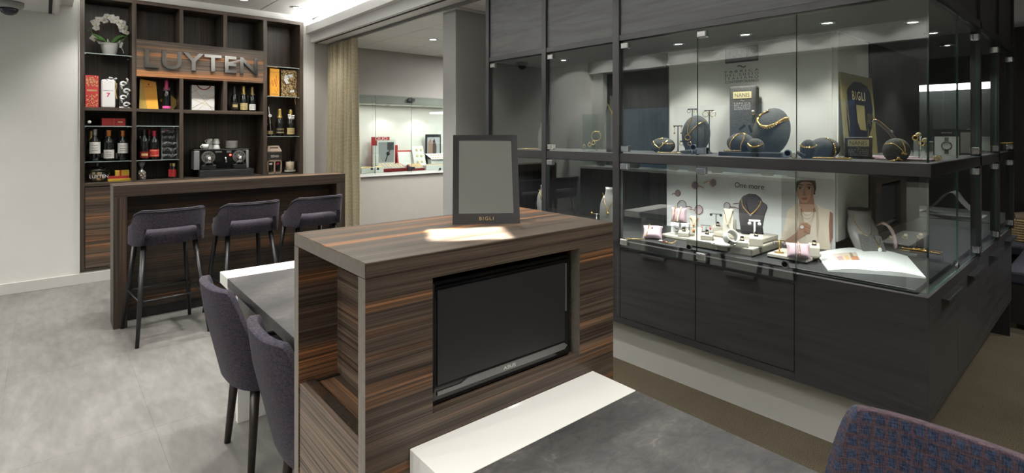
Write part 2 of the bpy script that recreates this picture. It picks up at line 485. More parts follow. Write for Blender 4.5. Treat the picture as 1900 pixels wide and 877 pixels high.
# back wall with the openings for the shelf unit and the display niche
wb = MB()
wb.box(-2.7, .255, 6.83, 7.3, 0, 3.0).box(.255, 2.452, 6.83, 7.3, 2.90, 3.0).box(.255, 2.452, 6.83, 7.3, 0, .117)
wb.box(.255, 2.452, 7.2, 7.3, .117, 2.9).box(2.452, 2.60, 6.83, 7.3, 0, 3.0)
struct('wall_back', wb, M['wall'])
wg = MB()
wg.box(2.60, 2.80, 6.83, 7.3, 0, 3.0).box(2.80, 5.8, 6.83, 7.3, 1.917, 3.0).box(2.80, 5.8, 6.83, 7.3, 0, .948).box(5.8, 8.2, 6.83, 7.3, 0, 3.0)
wg.box(2.80, 5.8, 7.22, 7.3, .948, 1.917)
struct('wall_back_grey', wg, M['grey_wall'])
nl = MB()
nl.box(2.80, 5.8, 7.20, 7.22, .948, 1.917).box(2.80, 5.8, 6.84, 7.20, 1.905, 1.917).box(2.80, 5.8, 6.80, 7.20, .93, .948)
struct('trim_3', nl, M['niche_white'])
# far walls around the visible corner
wl = MB()
wl.box(-2.7, -2.4, -2.6, 2.3, 0, 3.0).box(-2.7, -2.4, 6.55, 6.83, 0, 3.0).box(-2.7, -2.5, 2.3, 6.55, 2.64, 3.0).box(-2.7, -2.4, 2.3, 6.55, 0, .55)
struct('wall_left', wl, M['wall'])
struct('wall_left_upper', MB().box(-2.7, -2.52, 2.3, 6.55, 2.0, 2.64).box(-2.53, -2.39, -2.4, 2.3, .9, 2.64), M['black_wall'])
struct('trim_7', MB().box(-2.5, -2.3, -2.5, 6.829, 2.645, 3.0), M['beam'])
wf = struct('window_1', MB().box(-2.55, -2.53, 2.3, 6.55, .55, 2.0), M['glass'])
fr = MB()
for y in (2.32, 3.7, 5.1, 6.53): fr.box(-2.58, -2.50, y-.03, y+.03, .55, 2.0)
fr.box(-2.58, -2.50, 2.3, 6.55, .55, .60).box(-2.58, -2.50, 2.3, 6.55, 1.95, 2.0)
fr.build('window_frame', M['black'], wf)
struct('wall_front', MB().box(-2.7, 8.2, -2.7, -2.5, 0, 3.0), M['wall'])
wr = MB()
wr.box(8.0, 8.2, -2.6, .95, 0, 3.0).box(8.0, 8.2, 1.85, 6.83, 0, 3.0).box(8.0, 8.2, .95, 1.85, 2.10, 3.0).box(8.0, 8.2, .95, 1.85, 0, 1.22).box(8.45, 8.5, .9, 1.9, 1.2, 2.1)
wrr = struct('wall_right', wr, M['black_wall'])
for i in range(3):
    for j in range(4):
        MB().box(7.985, 8.0, .73-(i+1)*.6+.003, .73-i*.6-.003, .003+j*.66, .657+j*.66).build('stone_tile', M['black_wall'], wrr)
# ceilings: low plates with two high coffers
cl = MB()
cl.box(-1.0, .095, -2.6, 6.83, LO, 3.05).box(2.575, 8.2, -2.6, 3.2, LO, 3.05).box(2.575, 8.2, 3.2, 6.83, LO+.014, 3.05)
cl.box(.095, 2.575, -2.6, .9, LO, 3.05).box(-2.7, -2.40, -2.6, 6.83, LO, 3.05).box(-2.40, -1.0, -2.6, -2.0, LO, 3.05)
cl.box(-2.40, -1.0, -2.0, 6.83, HI+.014, 3.05).box(.095, 2.575, .9, 6.83, HI+.014, 3.05)
ce = struct('ceiling', cl, M['beam'])
tiles = {}
def tile(x0, x1, y0, y1, z):
    k = (round(x1-x0, 3), round(y1-y0, 3))
    if k not in tiles:
        tiles[k] = MB().box(0, x1-x0, 0, y1-y0, 0, .0135).build('ceiling_tile', M['ceil'], ce, bevel=.003, seg=1).data
        o = ce.children[-1]
    else:
        o = bpy.data.objects.new('ceiling_tile', tiles[k]); col.objects.link(o); o.parent = ce
    o.location = (x0, y0, z)
g = .004
for i in range(5):
    for j in range(6):
        tile(2.58+i*.6+g, 2.58+(i+1)*.6-g, 6.83-(j+1)*.6+g, 6.83-j*.6-g, LO)
for i in range(4):
    for j in range(6):
        tile(.10+i*.612+g, .10+(i+1)*.612-g, 6.83-(j+1)*.6+g, 6.83-j*.6-g, HI)
struct('trim_4', MB().box(-2.4, -1.0, -2.0, 6.83, HI, HI+.014).box(.10, 2.57, .9, 3.23, HI, HI+.014), M['ceil'])
# stepped cove beam on the curtain side and the bulkhead on the other
bm_ = MB().box(2.49, 2.58, .9, 6.829, 2.762, 2.862).box(2.553, 2.58, .9, 6.829, LO-.003, 2.762)
be = struct('trim_1', bm_, M['beam'])
MB().box(2.567, 2.574, .9, 6.829, 2.950, 2.962).box(2.60, 2.625, .9, 6.829, LO-.004, LO+.004).build('shadow_slot', M['dark_slot'], be)
MB().box(2.52, 2.56, .9, 6.829, 2.8625, 2.868).build('light_strip', M['strip_on'], be)
b2 = struct('trim_2', MB().box(.09, .20, .9, 6.829, 2.75, 2.85).box(.060, .097, .9, 6.829, LO-.012, 2.75), M['beam'])
MB().box(.020, .046, .9, 6.829, LO-.004, LO+.002).build('shadow_slot', M['dark_slot'], b2)
# low ceiling margin panel with the black joint along the bulkhead
struct('baseboard_back', MB().box(-2.4, 2.6, 6.815, 6.829, 0, .103), M['base'], bevel=.002, seg=1)
# white reveal strip around the shelf unit
rv = MB().box(.249, .2545, 6.812, 6.829, .11, 2.906).box(2.4525, 2.458, 6.812, 6.829, .11, 2.906).box(.2545, 2.4525, 6.812, 6.829, 2.9005, 2.906)
struct('trim_5', rv, M['wall'])
# square pillar
struct('wall_pillar', MB().box(2.85, 3.30, 4.05, 4.262, 0, LO), M['pillar'], bevel=.002, seg=1)
struct('trim_6', MB().box(2.80, 3.35, 4.0, 4.31, 2.645, 2.659), M['beam'])
# free-standing white wall block inside the showcase
struct('wall_middle', MB().box(3.50, 4.08, 1.10, 2.23, .86, 2.098), M['niche_white'], bevel=.004, seg=1)

ORD = ('first', 'second', 'third', 'fourth', 'fifth', 'sixth', 'seventh', 'eighth', 'ninth', 'tenth', 'eleventh')
# ------------------------------------------------------------------ ceiling downlights: each lamp carries its own light
def downlight(x, y, z, power, label, group, r=.045, size=95, blend=.7, tilt=(0, 0)):
    t = thing('ceiling_downlight', label, 'ceiling light', (x, y, z), 0, group)
    MB().lathe([(r*1.35, 0), (r*1.35, -.006), (r*1.05, -.010), (r, -.004), (r, 0)], n=20).build('trim_ring', M['chrome'], t)
    MB().lathe([(r*.98, -.003), (0.0001, -.005)], n=20).build('lens', M['lamp_on'], t)
    l = bpy.data.lights.new('lamp', 'SPOT'); l.energy = power; l.color = WARM; l.spot_size = R(size); l.spot_blend = blend
    l.shadow_soft_size = r
    o = bpy.data.objects.new('lamp', l); col.objects.link(o); o.parent = t; o.location = (0, 0, -.02)
    o.rotation_euler = (R(tilt[0]), R(tilt[1]), 0)
    return t
for n_, x in zip(('first', 'second', 'third', 'fourth'), (.45, 1.06, 1.64, 2.22)):
    downlight(x, 6.37, HI, 40, 'small round recessed downlight above the bottle shelves, %s from the grey bulkhead' % n_, 'downlights above the shelf unit')
for i, y in enumerate((4.75, 3.5, 2.2)):
    for x in (.75, 1.85):
        n_ = ORD[i]+' from the shelf unit'+(', beam side' if x > 1 else ', bulkhead side')
        downlight(x, y, HI, 75, 'ceiling downlight over the bar, %s' % n_, 'downlights over the bar and table')
for i in range(11):
    downlight(-2.08, -1.65+i*.8, HI, 62, 'recessed downlight above the shop window, %s of the row from the entrance' % ORD[i], 'downlights along the shop window', .045, 128, .3)
for i, (x, y) in enumerate(((1.75, -.9), (3.4, -.75), (5.3, -1.0), (6.3, -.4), (4.2, -.45), (1.12, .32), (.55, -.75), (1.5, -.35))):
    downlight(x, y, LO-.0005, 62, 'recessed downlight in the low ceiling over the carpet, %s of eight' % ORD[i], 'downlights over the sales floor')
for i, (x, y) in enumerate(((3.5, 4.7), (4.3, 4.6), (3.6, 5.6), (4.6, 5.8))):
    downlight(x, y, LO-.0005, 62, 'recessed downlight in the tiled ceiling, %s from the grey pillar' % ORD[i], 'downlights in the tiled ceiling', .045, 150, .9)  # wall-wash lamps added to brighten the grey wall and ceiling tiles
# dome security camera
t = thing('dome_camera', 'white ceiling security camera with smoked dome near the shelf unit', 'camera', (-.245, 6.48, LO))
MB().lathe([(.10, 0), (.10, -.035), (.085, -.055), (.06, -.058)], n=24).build('housing', M['camera_grey'], t)
MB().lathe([(.066, -.056), (.064, -.075), (.05, -.10), (.025, -.115), (.0001, -.118)], n=24).build('dome', M['dome'], t)

# ================================================================== wooden block with the screen, and its two tables
def facemat(o, fn, mi):
    for p in o.data.polygons:
        if fn(p.normal, p.center): p.material_index = mi
ISL = (.540, 1.119, 0); IRZ = -1.17
isl = thing('display_block', 'tall dark zebra-grained wooden block with a screen set into its front', 'furniture block', ISL, IRZ)
W, DP, HT, TH = .864, .483, 1.208, .037
edge = lambda n, c: abs(n.x) > .9
o = MB().box(0, W, 0, DP, HT-TH, HT).build('top_board', [M['ebx_top'], M['eb_edge'], M['ebx']], isl, bevel=.0015, seg=1)
facemat(o, edge, 1); facemat(o, lambda n, c: n.y < -.9, 2)
OX0, OX1, OZ0, OZ1 = .176, .703, .812, 1.1445
fp = MB().box(0, W, 0, TH, 0, OZ0).box(0, W, 0, TH, OZ1, HT-TH).box(0, OX0, 0, TH, OZ0, OZ1).box(OX1, W, 0, TH, OZ0, OZ1)
o = fp.build('front_board', [M['ebx'], M['eb_edge']], isl); facemat(o, edge, 1)
rv = MB().box(OX0, OX1, TH, .13, OZ0-.018, OZ0).box(OX0, OX1, TH, .13, OZ1, OZ1+.018).box(OX0-.018, OX0, TH, .13, OZ0, OZ1).box(OX1, OX1+.018, TH, .13, OZ0, OZ1)
rv.build('screen_recess', M['ebx'], isl)
MB().box(OX0-.018, OX1+.018, .13, .14, OZ0-.018, OZ1+.018).build('recess_back', M['black'], isl)
o = MB().box(0, W, DP-TH, DP, 0, HT-TH).build('back_board', [M['ebx'], M['eb_edge']], isl, bevel=.001, seg=1); facemat(o, edge, 1)
MB().box(W-TH, W, TH, DP-TH, 0, HT-TH).build('end_board', M['eby'], isl)
MB().box(.115, .133, TH, DP-TH, .78, HT-TH).build('niche_back', M['eby'], isl)
MB().box(.02, .133, TH, DP-TH, .745, .772).build('niche_shelf', M['eby'], isl)
MB().box(.022, .045, TH+.002, DP-TH-.002, .772, .781).box(.045, .115, TH+.002, TH+.012, .772, .777).box(.045, .115, DP-TH-.012, DP-TH-.002, .772, .777).build('niche_lip', M['ebz'], isl)
MB().box(.003, .021, TH+.002, DP-TH-.002, .003, .778).build('end_door', M['eb_door'], isl, bevel=.001, seg=1)
# computer screen
mo = thing('computer_monitor', 'black glossy widescreen monitor, switched off, set into the wooden block', 'monitor', (ISL[0]+.4395, ISL[1]+.012, .8135), IRZ)
mw, mh = .498, .312
b = MB().box(-mw/2, mw/2, .004, .05, .002, mh); b.build('casing', M['gloss_black'], mo, bevel=.006)
MB().box(-.09, .09, .05, .1165, .08, .24).build('rear_mount', M['black'], mo)
MB().box(-.235, .222, .0015, .0042, .050, .290).build('screen_panel', M['screen'], mo)
tr = MB()
tr.prism([(-.236, .0035, .034), (-.236, .0035, .024), (.22, .0035, .024), (.232, .0035, .034), (.22, .0035, .043), (-.14, .0035, .043), (-.165, .0035, .034)], (0, -.003, 0))
tr.box(.2235, .2285, .0005, .004, .14, .286)
tr.build('silver_strip', M['silver_trim'], mo)
MB().box(-.236, .236, -.002, .004, .296, .301).build('top_strip', M['gloss_black'], mo, bevel=.001, seg=1)
text('maker_lettering', 'ASUS', M['label'], mo, (.0, .0003, .0335), FACE_Y, .044, .009, .0006)
# tables either side of the block
def table(name, label, y0, y1, strip, loc, leg_y, grp):
    t = thing(name, label, 'table', loc, IRZ, grp)
    ys0, ys1 = strip
    MB().box(0, .65, ys0, ys1, .69, .75).build('white_strip', M['white'], t, bevel=.0015, seg=1)
    MB().box(0, .65, y0, y1, .703, .7495).build('tabletop', M['slate'], t, bevel=.001, seg=1)
    MB().box(.04, .61, leg_y, leg_y+.04, 0, .70).build('panel_leg', M['white'], t, bevel=.001, seg=1)
    MB().box(.06, .59, min(y0, y1)+.03, max(y0, y1)-.03, .672, .7025).build('under_frame', M['dark_slot'], t)
    return t
ca, sa = math.cos(R(IRZ)), math.sin(R(IRZ))
def il(x, y, z=0): return (ISL[0]+x*ca-y*sa, ISL[1]+x*sa+y*ca, z)
table('desk_table', 'grey leather-topped table with a white end strip running towards the bar', 0, 1.445, (1.446, 1.62), il(.128, DP+.001), 1.41, 'tables joined to the wooden block')
table('desk_table', 'grey worn-topped table with a white strip beneath the monitor', -1.7, -.169, (-.168, -.001), il(.112, 0), -1.6, 'tables joined to the wooden block')

# ------------------------------------------------------------------ shell chairs
def shell(rim, bot, a0, a1, na, nt, pos, thick, mb):
    """curved upholstered shell: pos(phi, t) gives the inner surface, thick pushes outwards"""
    inner = []; outer = []
    for i in range(na+1):
        ph = a0+(a1-a0)*i/na
        for j in range(nt+1):
            p, n = pos(ph, j/nt); inner.append(p); outer.append(p+n*thick)
    k = nt+1
    vs = inner+outer; N = len(inner)
    fs = []
    for i in range(na):
        for j in range(nt):
            a, b, c, d = i*k+j, (i+1)*k+j, (i+1)*k+j+1, i*k+j+1
            fs.append((a, b, c, d)); fs.append((N+a, N+d, N+c, N+b))
    for i in range(na):
        a, b = i*k, (i+1)*k; fs.append((a, N+a, N+b, b))
        a, b = i*k+nt, (i+1)*k+nt; fs.append((a, b, N+b, N+a))
    for j in range(nt):
        a, b = j, j+1; fs.append((a, b, N+b, N+a))
        a, b = na*k+j, na*k+j+1; fs.append((a, N+a, N+b, b))
    mb.add(vs, fs, 0, True)
def sstep(a, b, x):
    t = max(0, min(1, (x-a)/(b-a))); return t*t*(3-2*t)
def dining_chair(label, loc, rz, mat, grp):
    t = thing('dining_chair', label, 'chair', loc, rz, grp)
    def pos(ph, tt):
        a = abs(ph)
        rim = .83-.36*sstep(34, 76, a)
        z = .385+(rim-.385)*tt
        k = (z-.385)/.45
        r = .165+.027*min(1, k*1.5)
        lean = .062*k*max(0, math.cos(R(ph*.75)))
        c, s_ = math.cos(R(ph)), math.sin(R(ph))
        cc = math.copysign(abs(c)**.66, c); ss = math.copysign(abs(s_)**.66, s_)
        p = Vector((-r*cc*1.0-lean-.01, r*ss*1.26, z))
        return p, Vector((-cc, ss, -.15)).normalized()
    mb = MB(); shell(None, None, -118, 118, 84, 12, pos, .036, mb)
    o = mb.build('back_shell', mat, t, bevel=.0)
    md = o.modifiers.new('round', 'BEVEL'); md.width = .014; md.segments = 3; md.limit_method = 'ANGLE'; md.angle_limit = R(50)
    sb = MB(); sb.lathe([(.0001, .375), (.15, .375), (.178, .388), (.185, .42), (.178, .455), (.14, .470), (.0001, .474)], n=28, sx=1.08, sy=1.2)
    sb.build('seat', mat, t)
    for sx in (-1, 1):
        for sy in (-1, 1):
            MB().tube([(sx*.125, sy*.14, .385), (sx*.165+.01, sy*.175, .0)], [.0215, .0145], 14).build('leg', M['dark_leg'], t)
    return t
dining_chair('dark blue upholstered shell chair at the table corner nearest the bar', (.825, 2.69, 0), 2, M['fabric'], 'shell chairs at the tables')
dining_chair('dark blue upholstered shell chair partly behind the wooden block', (.825, 1.93, 0), -2, M['fabric'], 'shell chairs at the tables')
dining_chair('chair with blue and rust checked weave beside the low white plinth', (1.222, .24, 0), 180, M['fabric_check'], 'shell chairs at the tables').scale = (1, 1, 1.02)

# ================================================================== bar and stools
bar = thing('bar_counter', 'dark wooden bar counter with a framed recessed front', 'bar counter', (0, 5.066, 0))
bx0, bx1, bt = .388, 2.233, .092
o = MB().box(bx0, bx1, 0, .25, 1.1-bt, 1.1).build('top_frame', [M['eb_bar'], M['ebx_top']], bar, bevel=.0015, seg=1)
facemat(o, lambda n, c: n.z > .9, 1)
MB().box(bx0, bx0+bt-.005, 0, .25, 0, 1.1-bt).build('side_frame', M['eb_bar_z'], bar, bevel=.0015, seg=1)
MB().box(bx1-bt+.005, bx1, 0, .25, 0, 1.1-bt).build('side_frame', M['eb_bar_z'], bar, bevel=.0015, seg=1)
MB().box(bx0+bt-.005, bx1-bt+.005, .17, .19, .085, 1.1-bt).build('front_panel', M['eb_bar_in'], bar)
MB().box(bx0+bt-.005, bx1-bt+.005, .19, .21, 0, .085).build('kick_plate', M['black'], bar)
MB().box(bx0+.1, bx1-.1, .25, .62, .86, .89).build('work_shelf', M['eb_bar'], bar)
MB().box(bx0+.1, bx0+.13, .21, .62, 0, .86).build('shelf_support', M['eb_bar_z'], bar)
MB().box(bx1-.13, bx1-.1, .21, .62, 0, .86).build('shelf_support', M['eb_bar_z'], bar)

def bar_stool(label, loc, rz):
    t = thing('bar_stool', label, 'bar stool', loc, rz, 'bar stools along the counter')
    def pos(ph, tt):
        a = abs(ph)
        top = .952-.03*sstep(50, 78, a)-.10*sstep(74, 92, a)
        low = .815 if a < 40 else .815-.125*sstep(40, 50, a)
        low = low+.0*a
        z = low+(top-low)*tt
        k = (z-.69)/.26
        c, s_ = math.cos(R(ph)), math.sin(R(ph))
        cc = math.copysign(abs(c)**.62, c); ss = math.copysign(abs(s_)**.62, s_)
        p = Vector((.205*ss, -.185*cc-.045*k, z))
        return p, Vector((ss*.7, -cc, 0)).normalized()
    mb = MB(); shell(None, None, -92, 92, 46, 7, pos, .034, mb)
    o = mb.build('backrest', M['fabric'], t)
    md = o.modifiers.new('round', 'BEVEL'); md.width = .011; md.segments = 3; md.limit_method = 'ANGLE'; md.angle_limit = R(50)
    # seam piping along the backrest's upper edge
    MB().tube([pos(a, 1)[0]+Vector((0, 0, -.012))+pos(a, 1)[1]*.035 for a in range(-84, 85, 6)], .0028, 6).build('piping', M['dark_metal'], t)
    s = MB()
    pr = []
    for k, (dz, ins) in enumerate(((.684, .02), (.69, .004), (.72, 0), (.752, .0), (.772, .012), (.784, .045), (.788, .12))):
        ring = []
        for q in range(32):
            a = 2*PI*q/32; c, s_ = math.cos(a), math.sin(a)
            ring.append((math.copysign(abs(c)**.55, c)*(.215-ins), math.copysign(abs(s_)**.55, s_)*(.195-ins)+.03, dz))
        pr += ring
    fs = [(i*32+j, i*32+(j+1) % 32, (i+1)*32+(j+1) % 32, (i+1)*32+j) for i in range(6) for j in range(32)]
    fs += [tuple(reversed(range(32))), tuple(192+j for j in range(32))]
    s.add(pr, fs, 0, True); s.build('seat_cushion', M['fabric'], t)
    top = {}; foot = {}
    for sx in (-1, 1):
        for sy in (-1, 1):
            a = Vector((sx*.165, .03+sy*.14, .686)); b = Vector((sx*.228, .02+sy*.265, 0))
            top[sx, sy] = a; foot[sx, sy] = b
            MB().tube([a, b], [.0185, .0125], 14).build('leg', M['dark_metal'], t)
    f = .30
    pt = {k: top[k]+(foot[k]-top[k])*(1-f/.686) for k in top}
    for a, b in (((-1, -1), (1, -1)), ((-1, 1), (1, 1)), ((-1, -1), (-1, 1)), ((1, -1), (1, 1))):
        MB().tube([pt[a], pt[b]], .0075, 8).build('footrest_bar', M['dark_metal'], t)
    return t
s1 = bar_stool('low-backed navy bar stool standing at the end of the bar beside the cupboard door', (.690, 4.785, 0), 4)
dup(s1, (1.245, 4.80, 0), 4, 'low-backed navy bar stool in the middle, in front of the coffee machine')
dup(s1, (1.800, 4.82, 0), 4, 'low-backed navy bar stool at the curtain end of the bar')

# ------------------------------------------------------------------ easel mirror on the block
em = thing('easel_mirror', 'dark framed easel mirror with a gold name, standing on the wooden block', 'mirror', (1.068, 1.347, HT+.0005), -36)
FW, FH = .2175, .302
TILT = -19
def tilted(o, off=0): o.rotation_euler = (R(TILT), 0, 0); return o
fb = MB().box(-FW/2, FW/2, 0, .012, 0, .034).box(-FW/2, FW/2, 0, .012, FH-.018, FH).box(-FW/2, -FW/2+.020, 0, .012, .034, FH-.018).box(FW/2-.020, FW/2, 0, .012, .034, FH-.018)
tilted(fb.build('frame', M['graphite'], em))
tilted(MB().box(-FW/2+.004, FW/2-.004, .006, .011, .004, FH-.004).build('mirror_glass', M['mirror'], em))
tx = text('name_lettering', 'BIGLI', M['gold_paint'], em, (0, 0, 0), FACE_Y, .046, .0115, .0006, 1.25)
tx.rotation_euler = (R(90+TILT), 0, 0); tx.location = (0, -.0008*math.cos(R(TILT))+.0175*math.sin(R(-TILT)), .0175*math.cos(R(TILT)))
bl = MB().prism([(-.05, .098, .24), (.05, .098, .24), (.03, .155, .0), (-.03, .155, .0)], (0, .004, .001)); bl.build('easel_strut', M['black'], em)

# ================================================================== wall shelf unit
def W_(mb, t): # world-built shapes moved into the frame of an unrotated thing
    l = t.location; mb.v = [(a-l.x, b-l.y, c-l.z) for a, b, c in mb.v]; return mb
def X_(px, y): return aty(px, 247, y).x
YF, YB = 6.818, 7.17
su = thing('shelf_unit', 'tall built-in dark wooden shelf unit with a sign board and low doors', 'shelf unit', (1.353, 6.83, .117))
def sp(mb, name, mat, bevel=.001, par=None): return W_(mb, su).build(name, mat, par or su, bevel=bevel, seg=1)
VX = [(.255, .293), (.681, .718), (1.108, 1.144), (1.541, 1.581), (1.976, 2.019), (2.412, 2.452)]
sp(MB().box(.255, 2.452, YF, YB, 2.862, 2.90), 'top_board', M['eb_shelf_x'])
sp(MB().box(.255, 2.452, YF, YB, .117, .14), 'bottom_board', M['eb_shelf_x'])
sp(MB().box(.255, 2.452, YB, YB+.02, .117, 2.90), 'back_panel', M['ebz'])
for i, (a, b) in enumerate(VX):
    if i in (0, 1, 4, 5): sp(MB().box(a, b, YF, YB, .14, 2.862), 'upright', M['eb_shelf'])
    if i == 2: sp(MB().box(a, b, YF, YB, .14, 2.10), 'upright', M['eb_shelf']); sp(MB().box(a, b, YF, YB, 2.49, 2.862), 'upright', M['eb_shelf'])
    if i == 3: sp(MB().box(a, b, YF, YB, 1.76, 2.10), 'upright', M['eb_shelf']); sp(MB().box(a, b, YF, YB, 2.49, 2.862), 'upright', M['eb_shelf'])
sp(MB().box(.293, .681, YF, YB, 1.728, 1.762), 'shelf_board', M['eb_shelf_x'])
sp(MB().box(.718, 1.108, YF, YB, 1.726, 1.76), 'shelf_board', M['eb_shelf_x'])
sp(MB().box(1.144, 1.976, YF, YB, 1.722, 1.76), 'shelf_board', M['eb_shelf_x'])
for a, b in ((.293, .681), (.718, 1.108), (1.144, 1.976), (2.019, 2.412)):
    sp(MB().box(a, b, YF, YB, .965, 1.0), 'shelf_board', M['eb_shelf_x'])
sg = sp(MB().box(.7185, 1.9755, YF-.003, YB-.1, 2.101, 2.489), 'sign_board', M['eb_sign'])
lx0, lx1 = X_(268, 6.81), X_(477.5, 6.81)
text('sign_lettering', 'LUYTEN', M['brass'], sg, ((lx0+lx1)/2-su.location.x, YF-.003-su.location.y, 2.292-su.location.z), FACE_Y, lx1-lx0, .196, .022, 1.12, .018)
ex = X_(437, 6.81)
W_(MB().prism([(ex-.125, 6.789, 2.285), (ex-.10, 6.789, 2.312), (ex+.075, 6.789, 2.372), (ex+.085, 6.789, 2.358), (ex-.06, 6.789, 2.298)], (0, .004, 0)), su).build('letter_swoosh', M['brass'], sg)
for i, (a, b) in enumerate(((.293, .681), (.718, 1.108), (1.144, 1.541), (1.581, 1.976), (2.019, 2.412))):
    dd = sp(MB().box(a+.004, b-.004, YF+.002, YF+.02, .148, .955), 'cupboard_door', M['ebx'])
    kb = MB().tube([(b-.05, YF+.002, .60), (b-.05, YF-.012, .60)], .008, 10).box(b-.056, b-.044, YF-.03, YF-.012, .585, .612)
    W_(kb, su).build('key', M['foil_gold'], dd)
sp(MB().box(.297, 2.40, YF+.05, YF+.07, .14, .965), 'inner_panel', M['black'])
for a, b, z in ((.293, .681, 2.31), (.293, .681, 1.575), (.293, .681, 1.215), (.718, 1.108, 1.58), (.718, 1.108, 1.215), (2.019, 2.412, 2.32), (2.019, 2.412, 1.955), (2.019, 2.412, 1.465)):
    gsh = MB().box(a+.001, b-.001, YF+.02, YB-.01, z-.008, z)
    o = sp(gsh, 'glass_shelf', [M['glass'], M['edge_light']], 0)
    facemat(o, lambda n, c: n.y < -.5, 1)
    W_(MB().box(a, a+.012, YF+.03, YF+.042, z-.014, z-.0085).box(b-.012, b, YF+.03, YF+.042, z-.014, z-.0085).box(a, a+.012, YB-.05, YB-.038, z-.014, z-.0085).box(b-.012, b, YB-.05, YB-.038, z-.014, z-.0085), su).build('shelf_pin', M['steel'], o)
# rows of drilled shelf holes on the right inner side
hl = MB()
for k in range(26):
    z = 1.10+k*.064
    hl.box(2.4105, 2.412, 6.88, 6.886, z, z+.006)
sp(hl, 'pin_holes', M['gold_paint'], 0)

# ------------------------------------------------------------------ goods on the shelves
def bottle(label, x, y, z, h, r, kind, foil, lab=None, group='bottles on the shelves', glassm=None, name='wine_bottle', lz=(.14, .42), extra=None):
    t = thing(name, label, 'bottle', (x, y, z+.0005), 0, group)
    if kind == 'wine': pr = [(.0001, .01), (r*.8, .0), (r, .012), (r, .60*h), (r*.93, .66*h), (r*.45, .75*h), (r*.38, .80*h), (r*.37, .965*h), (r*.42, .97*h), (r*.42, h), (.0001, h)]
    elif kind == 'champ': pr = [(.0001, .012), (r*.85, 0), (r, .015), (r, .46*h), (r*.94, .55*h), (r*.68, .67*h), (r*.42, .78*h), (r*.35, .93*h), (r*.43, .94*h), (r*.43, .965*h), (r*.36, .97*h), (r*.36, h), (.0001, h)]
    else: pr = [(.0001, .0), (r, 0), (r, .62*h), (r*.85, .70*h), (r*.40, .76*h), (r*.40, .97*h), (r*.5, .97*h), (r*.5, h), (.0001, h)]
    MB().lathe(pr, n=20).build('glass_body', glassm or M['bottle'], t)
    z0 = {'wine': .80, 'champ': .66, 'mini': .80}[kind]
    def rad(q):
        for (r0, a), (r1, b) in zip(pr, pr[1:]):
            if a <= q*h <= b and b > a: return r0+(r1-r0)*(q*h-a)/(b-a)
        return r*.4
    if foil: MB().lathe([(rad(q)+.0012, q*h) for q in (z0, z0+.04, z0+.08, z0+.12, .94, .955, .975)]+[(rad(.975)+.001, h+.001), (.0001, h+.0015)], n=18).build('foil_capsule', foil, t)
    if lab:
        lo = MB().arc((0, 0, 0), r+.0009, -165, -15, lz[0]*h, lz[1]*h, 12).build('label', lab, t)
        if extra == 'lines':
            mb = MB()
            for q in (.25, .45, .7): mb.arc((0, 0, 0), r+.0016, -125, -60, (lz[0]+(lz[1]-lz[0])*q)*h, (lz[0]+(lz[1]-lz[0])*q)*h+.004, 6)
            mb.build('label_print', M['grey_ink'], lo)
        if extra == 'gold': MB().arc((0, 0, 0), r+.0016, -130, -50, (lz[0]*.7+lz[1]*.3)*h, (lz[0]*.3+lz[1]*.7)*h, 6).build('label_print', M['gold_paint'], lo)
        if extra == 'band': MB().arc((0, 0, 0), r+.0016, -150, -30, (lz[0]+.04)*h, (lz[0]+.06)*h, 6).arc((0, 0, 0), r+.0016, -150, -30, (lz[1]-.06)*h, (lz[1]-.04)*h, 6).build('label_print', M['gold_paint'], lo)
    return t
# first column, glass shelf at eye height
zg = 1.215
bottle('wine bottle with silver capsule and cream label over the glass jar', X_(176, 6.93), 6.93, zg, .325, .046, 'wine', M['foil_silver'], M['label'], lz=(.24, .60), extra='lines')
bottle('wine bottle with copper capsule and low white label, between two others', X_(202, 6.93), 6.93, zg, .315, .045, 'wine', M['foil_orange'], M['label'], lz=(.08, .36), extra='lines')
bottle('wine bottle with orange capsule and high white label beside the upright', X_(228, 6.93), 6.93, zg, .312, .046, 'wine', M['foil_orange'], M['label'], lz=(.24, .58), extra='lines')
bottle('gold-foiled bottle standing behind the silver capsule one', X_(169, 7.05), 7.05, zg, .31, .036, 'champ', M['foil_gold'], M['label_dark'])
bottle('black-capped wine bottle behind the copper capsule one', X_(196, 7.06), 7.06, zg, .315, .036, 'wine', M['foil_black'], M['label'], lz=(.1, .25))
bottle('plain dark wine bottle behind the orange capsule one', X_(222, 7.05), 7.05, zg, .31, .036, 'wine', M['foil_black'], M['label'], lz=(.05, .25))
# second column
bottle('plain dark bottle in the corner under the LUYTEN sign', X_(260, 7.03), 7.03, zg, .32, .036, 'wine', M['foil_black'])
bottle('dark bottle with brown-red label and black cap', X_(267.5, 6.92), 6.92, zg, .325, .044, 'wine', M['foil_black'], M['red_dark'], lz=(.07, .27), extra='gold')
bottle('slim dark bottle with wine-red cap behind two others', X_(277, 7.05), 7.05, zg, .325, .035, 'wine', M['red_dark'])
bottle('red wine bottle with pointed bright red label and red cap', X_(286, 6.92), 6.92, zg, .31, .044, 'wine', M['foil_red'], M['red'], lz=(.10, .36), extra='band')
# champagne in the fourth compartment
bottle('black champagne bottle with yellow dots, first of three below the sign', X_(435, 6.96), 6.96, 1.761, .30, .040, 'champ', M['foil_black'], M['label_dark'], lz=(.08, .34), extra='gold')
bottle('gold-necked champagne bottle with gold label, in the middle of three', X_(452, 6.95), 6.95, 1.761, .305, .042, 'champ', M['foil_gold'], M['gold_paint'], lz=(.06, .32), extra='lines')
bottle('champagne bottle with white label and pale gold neck, last of three', X_(468, 6.96), 6.96, 1.761, .30, .041, 'champ', M['gold_paint'], M['label'], lz=(.06, .30), extra='lines')
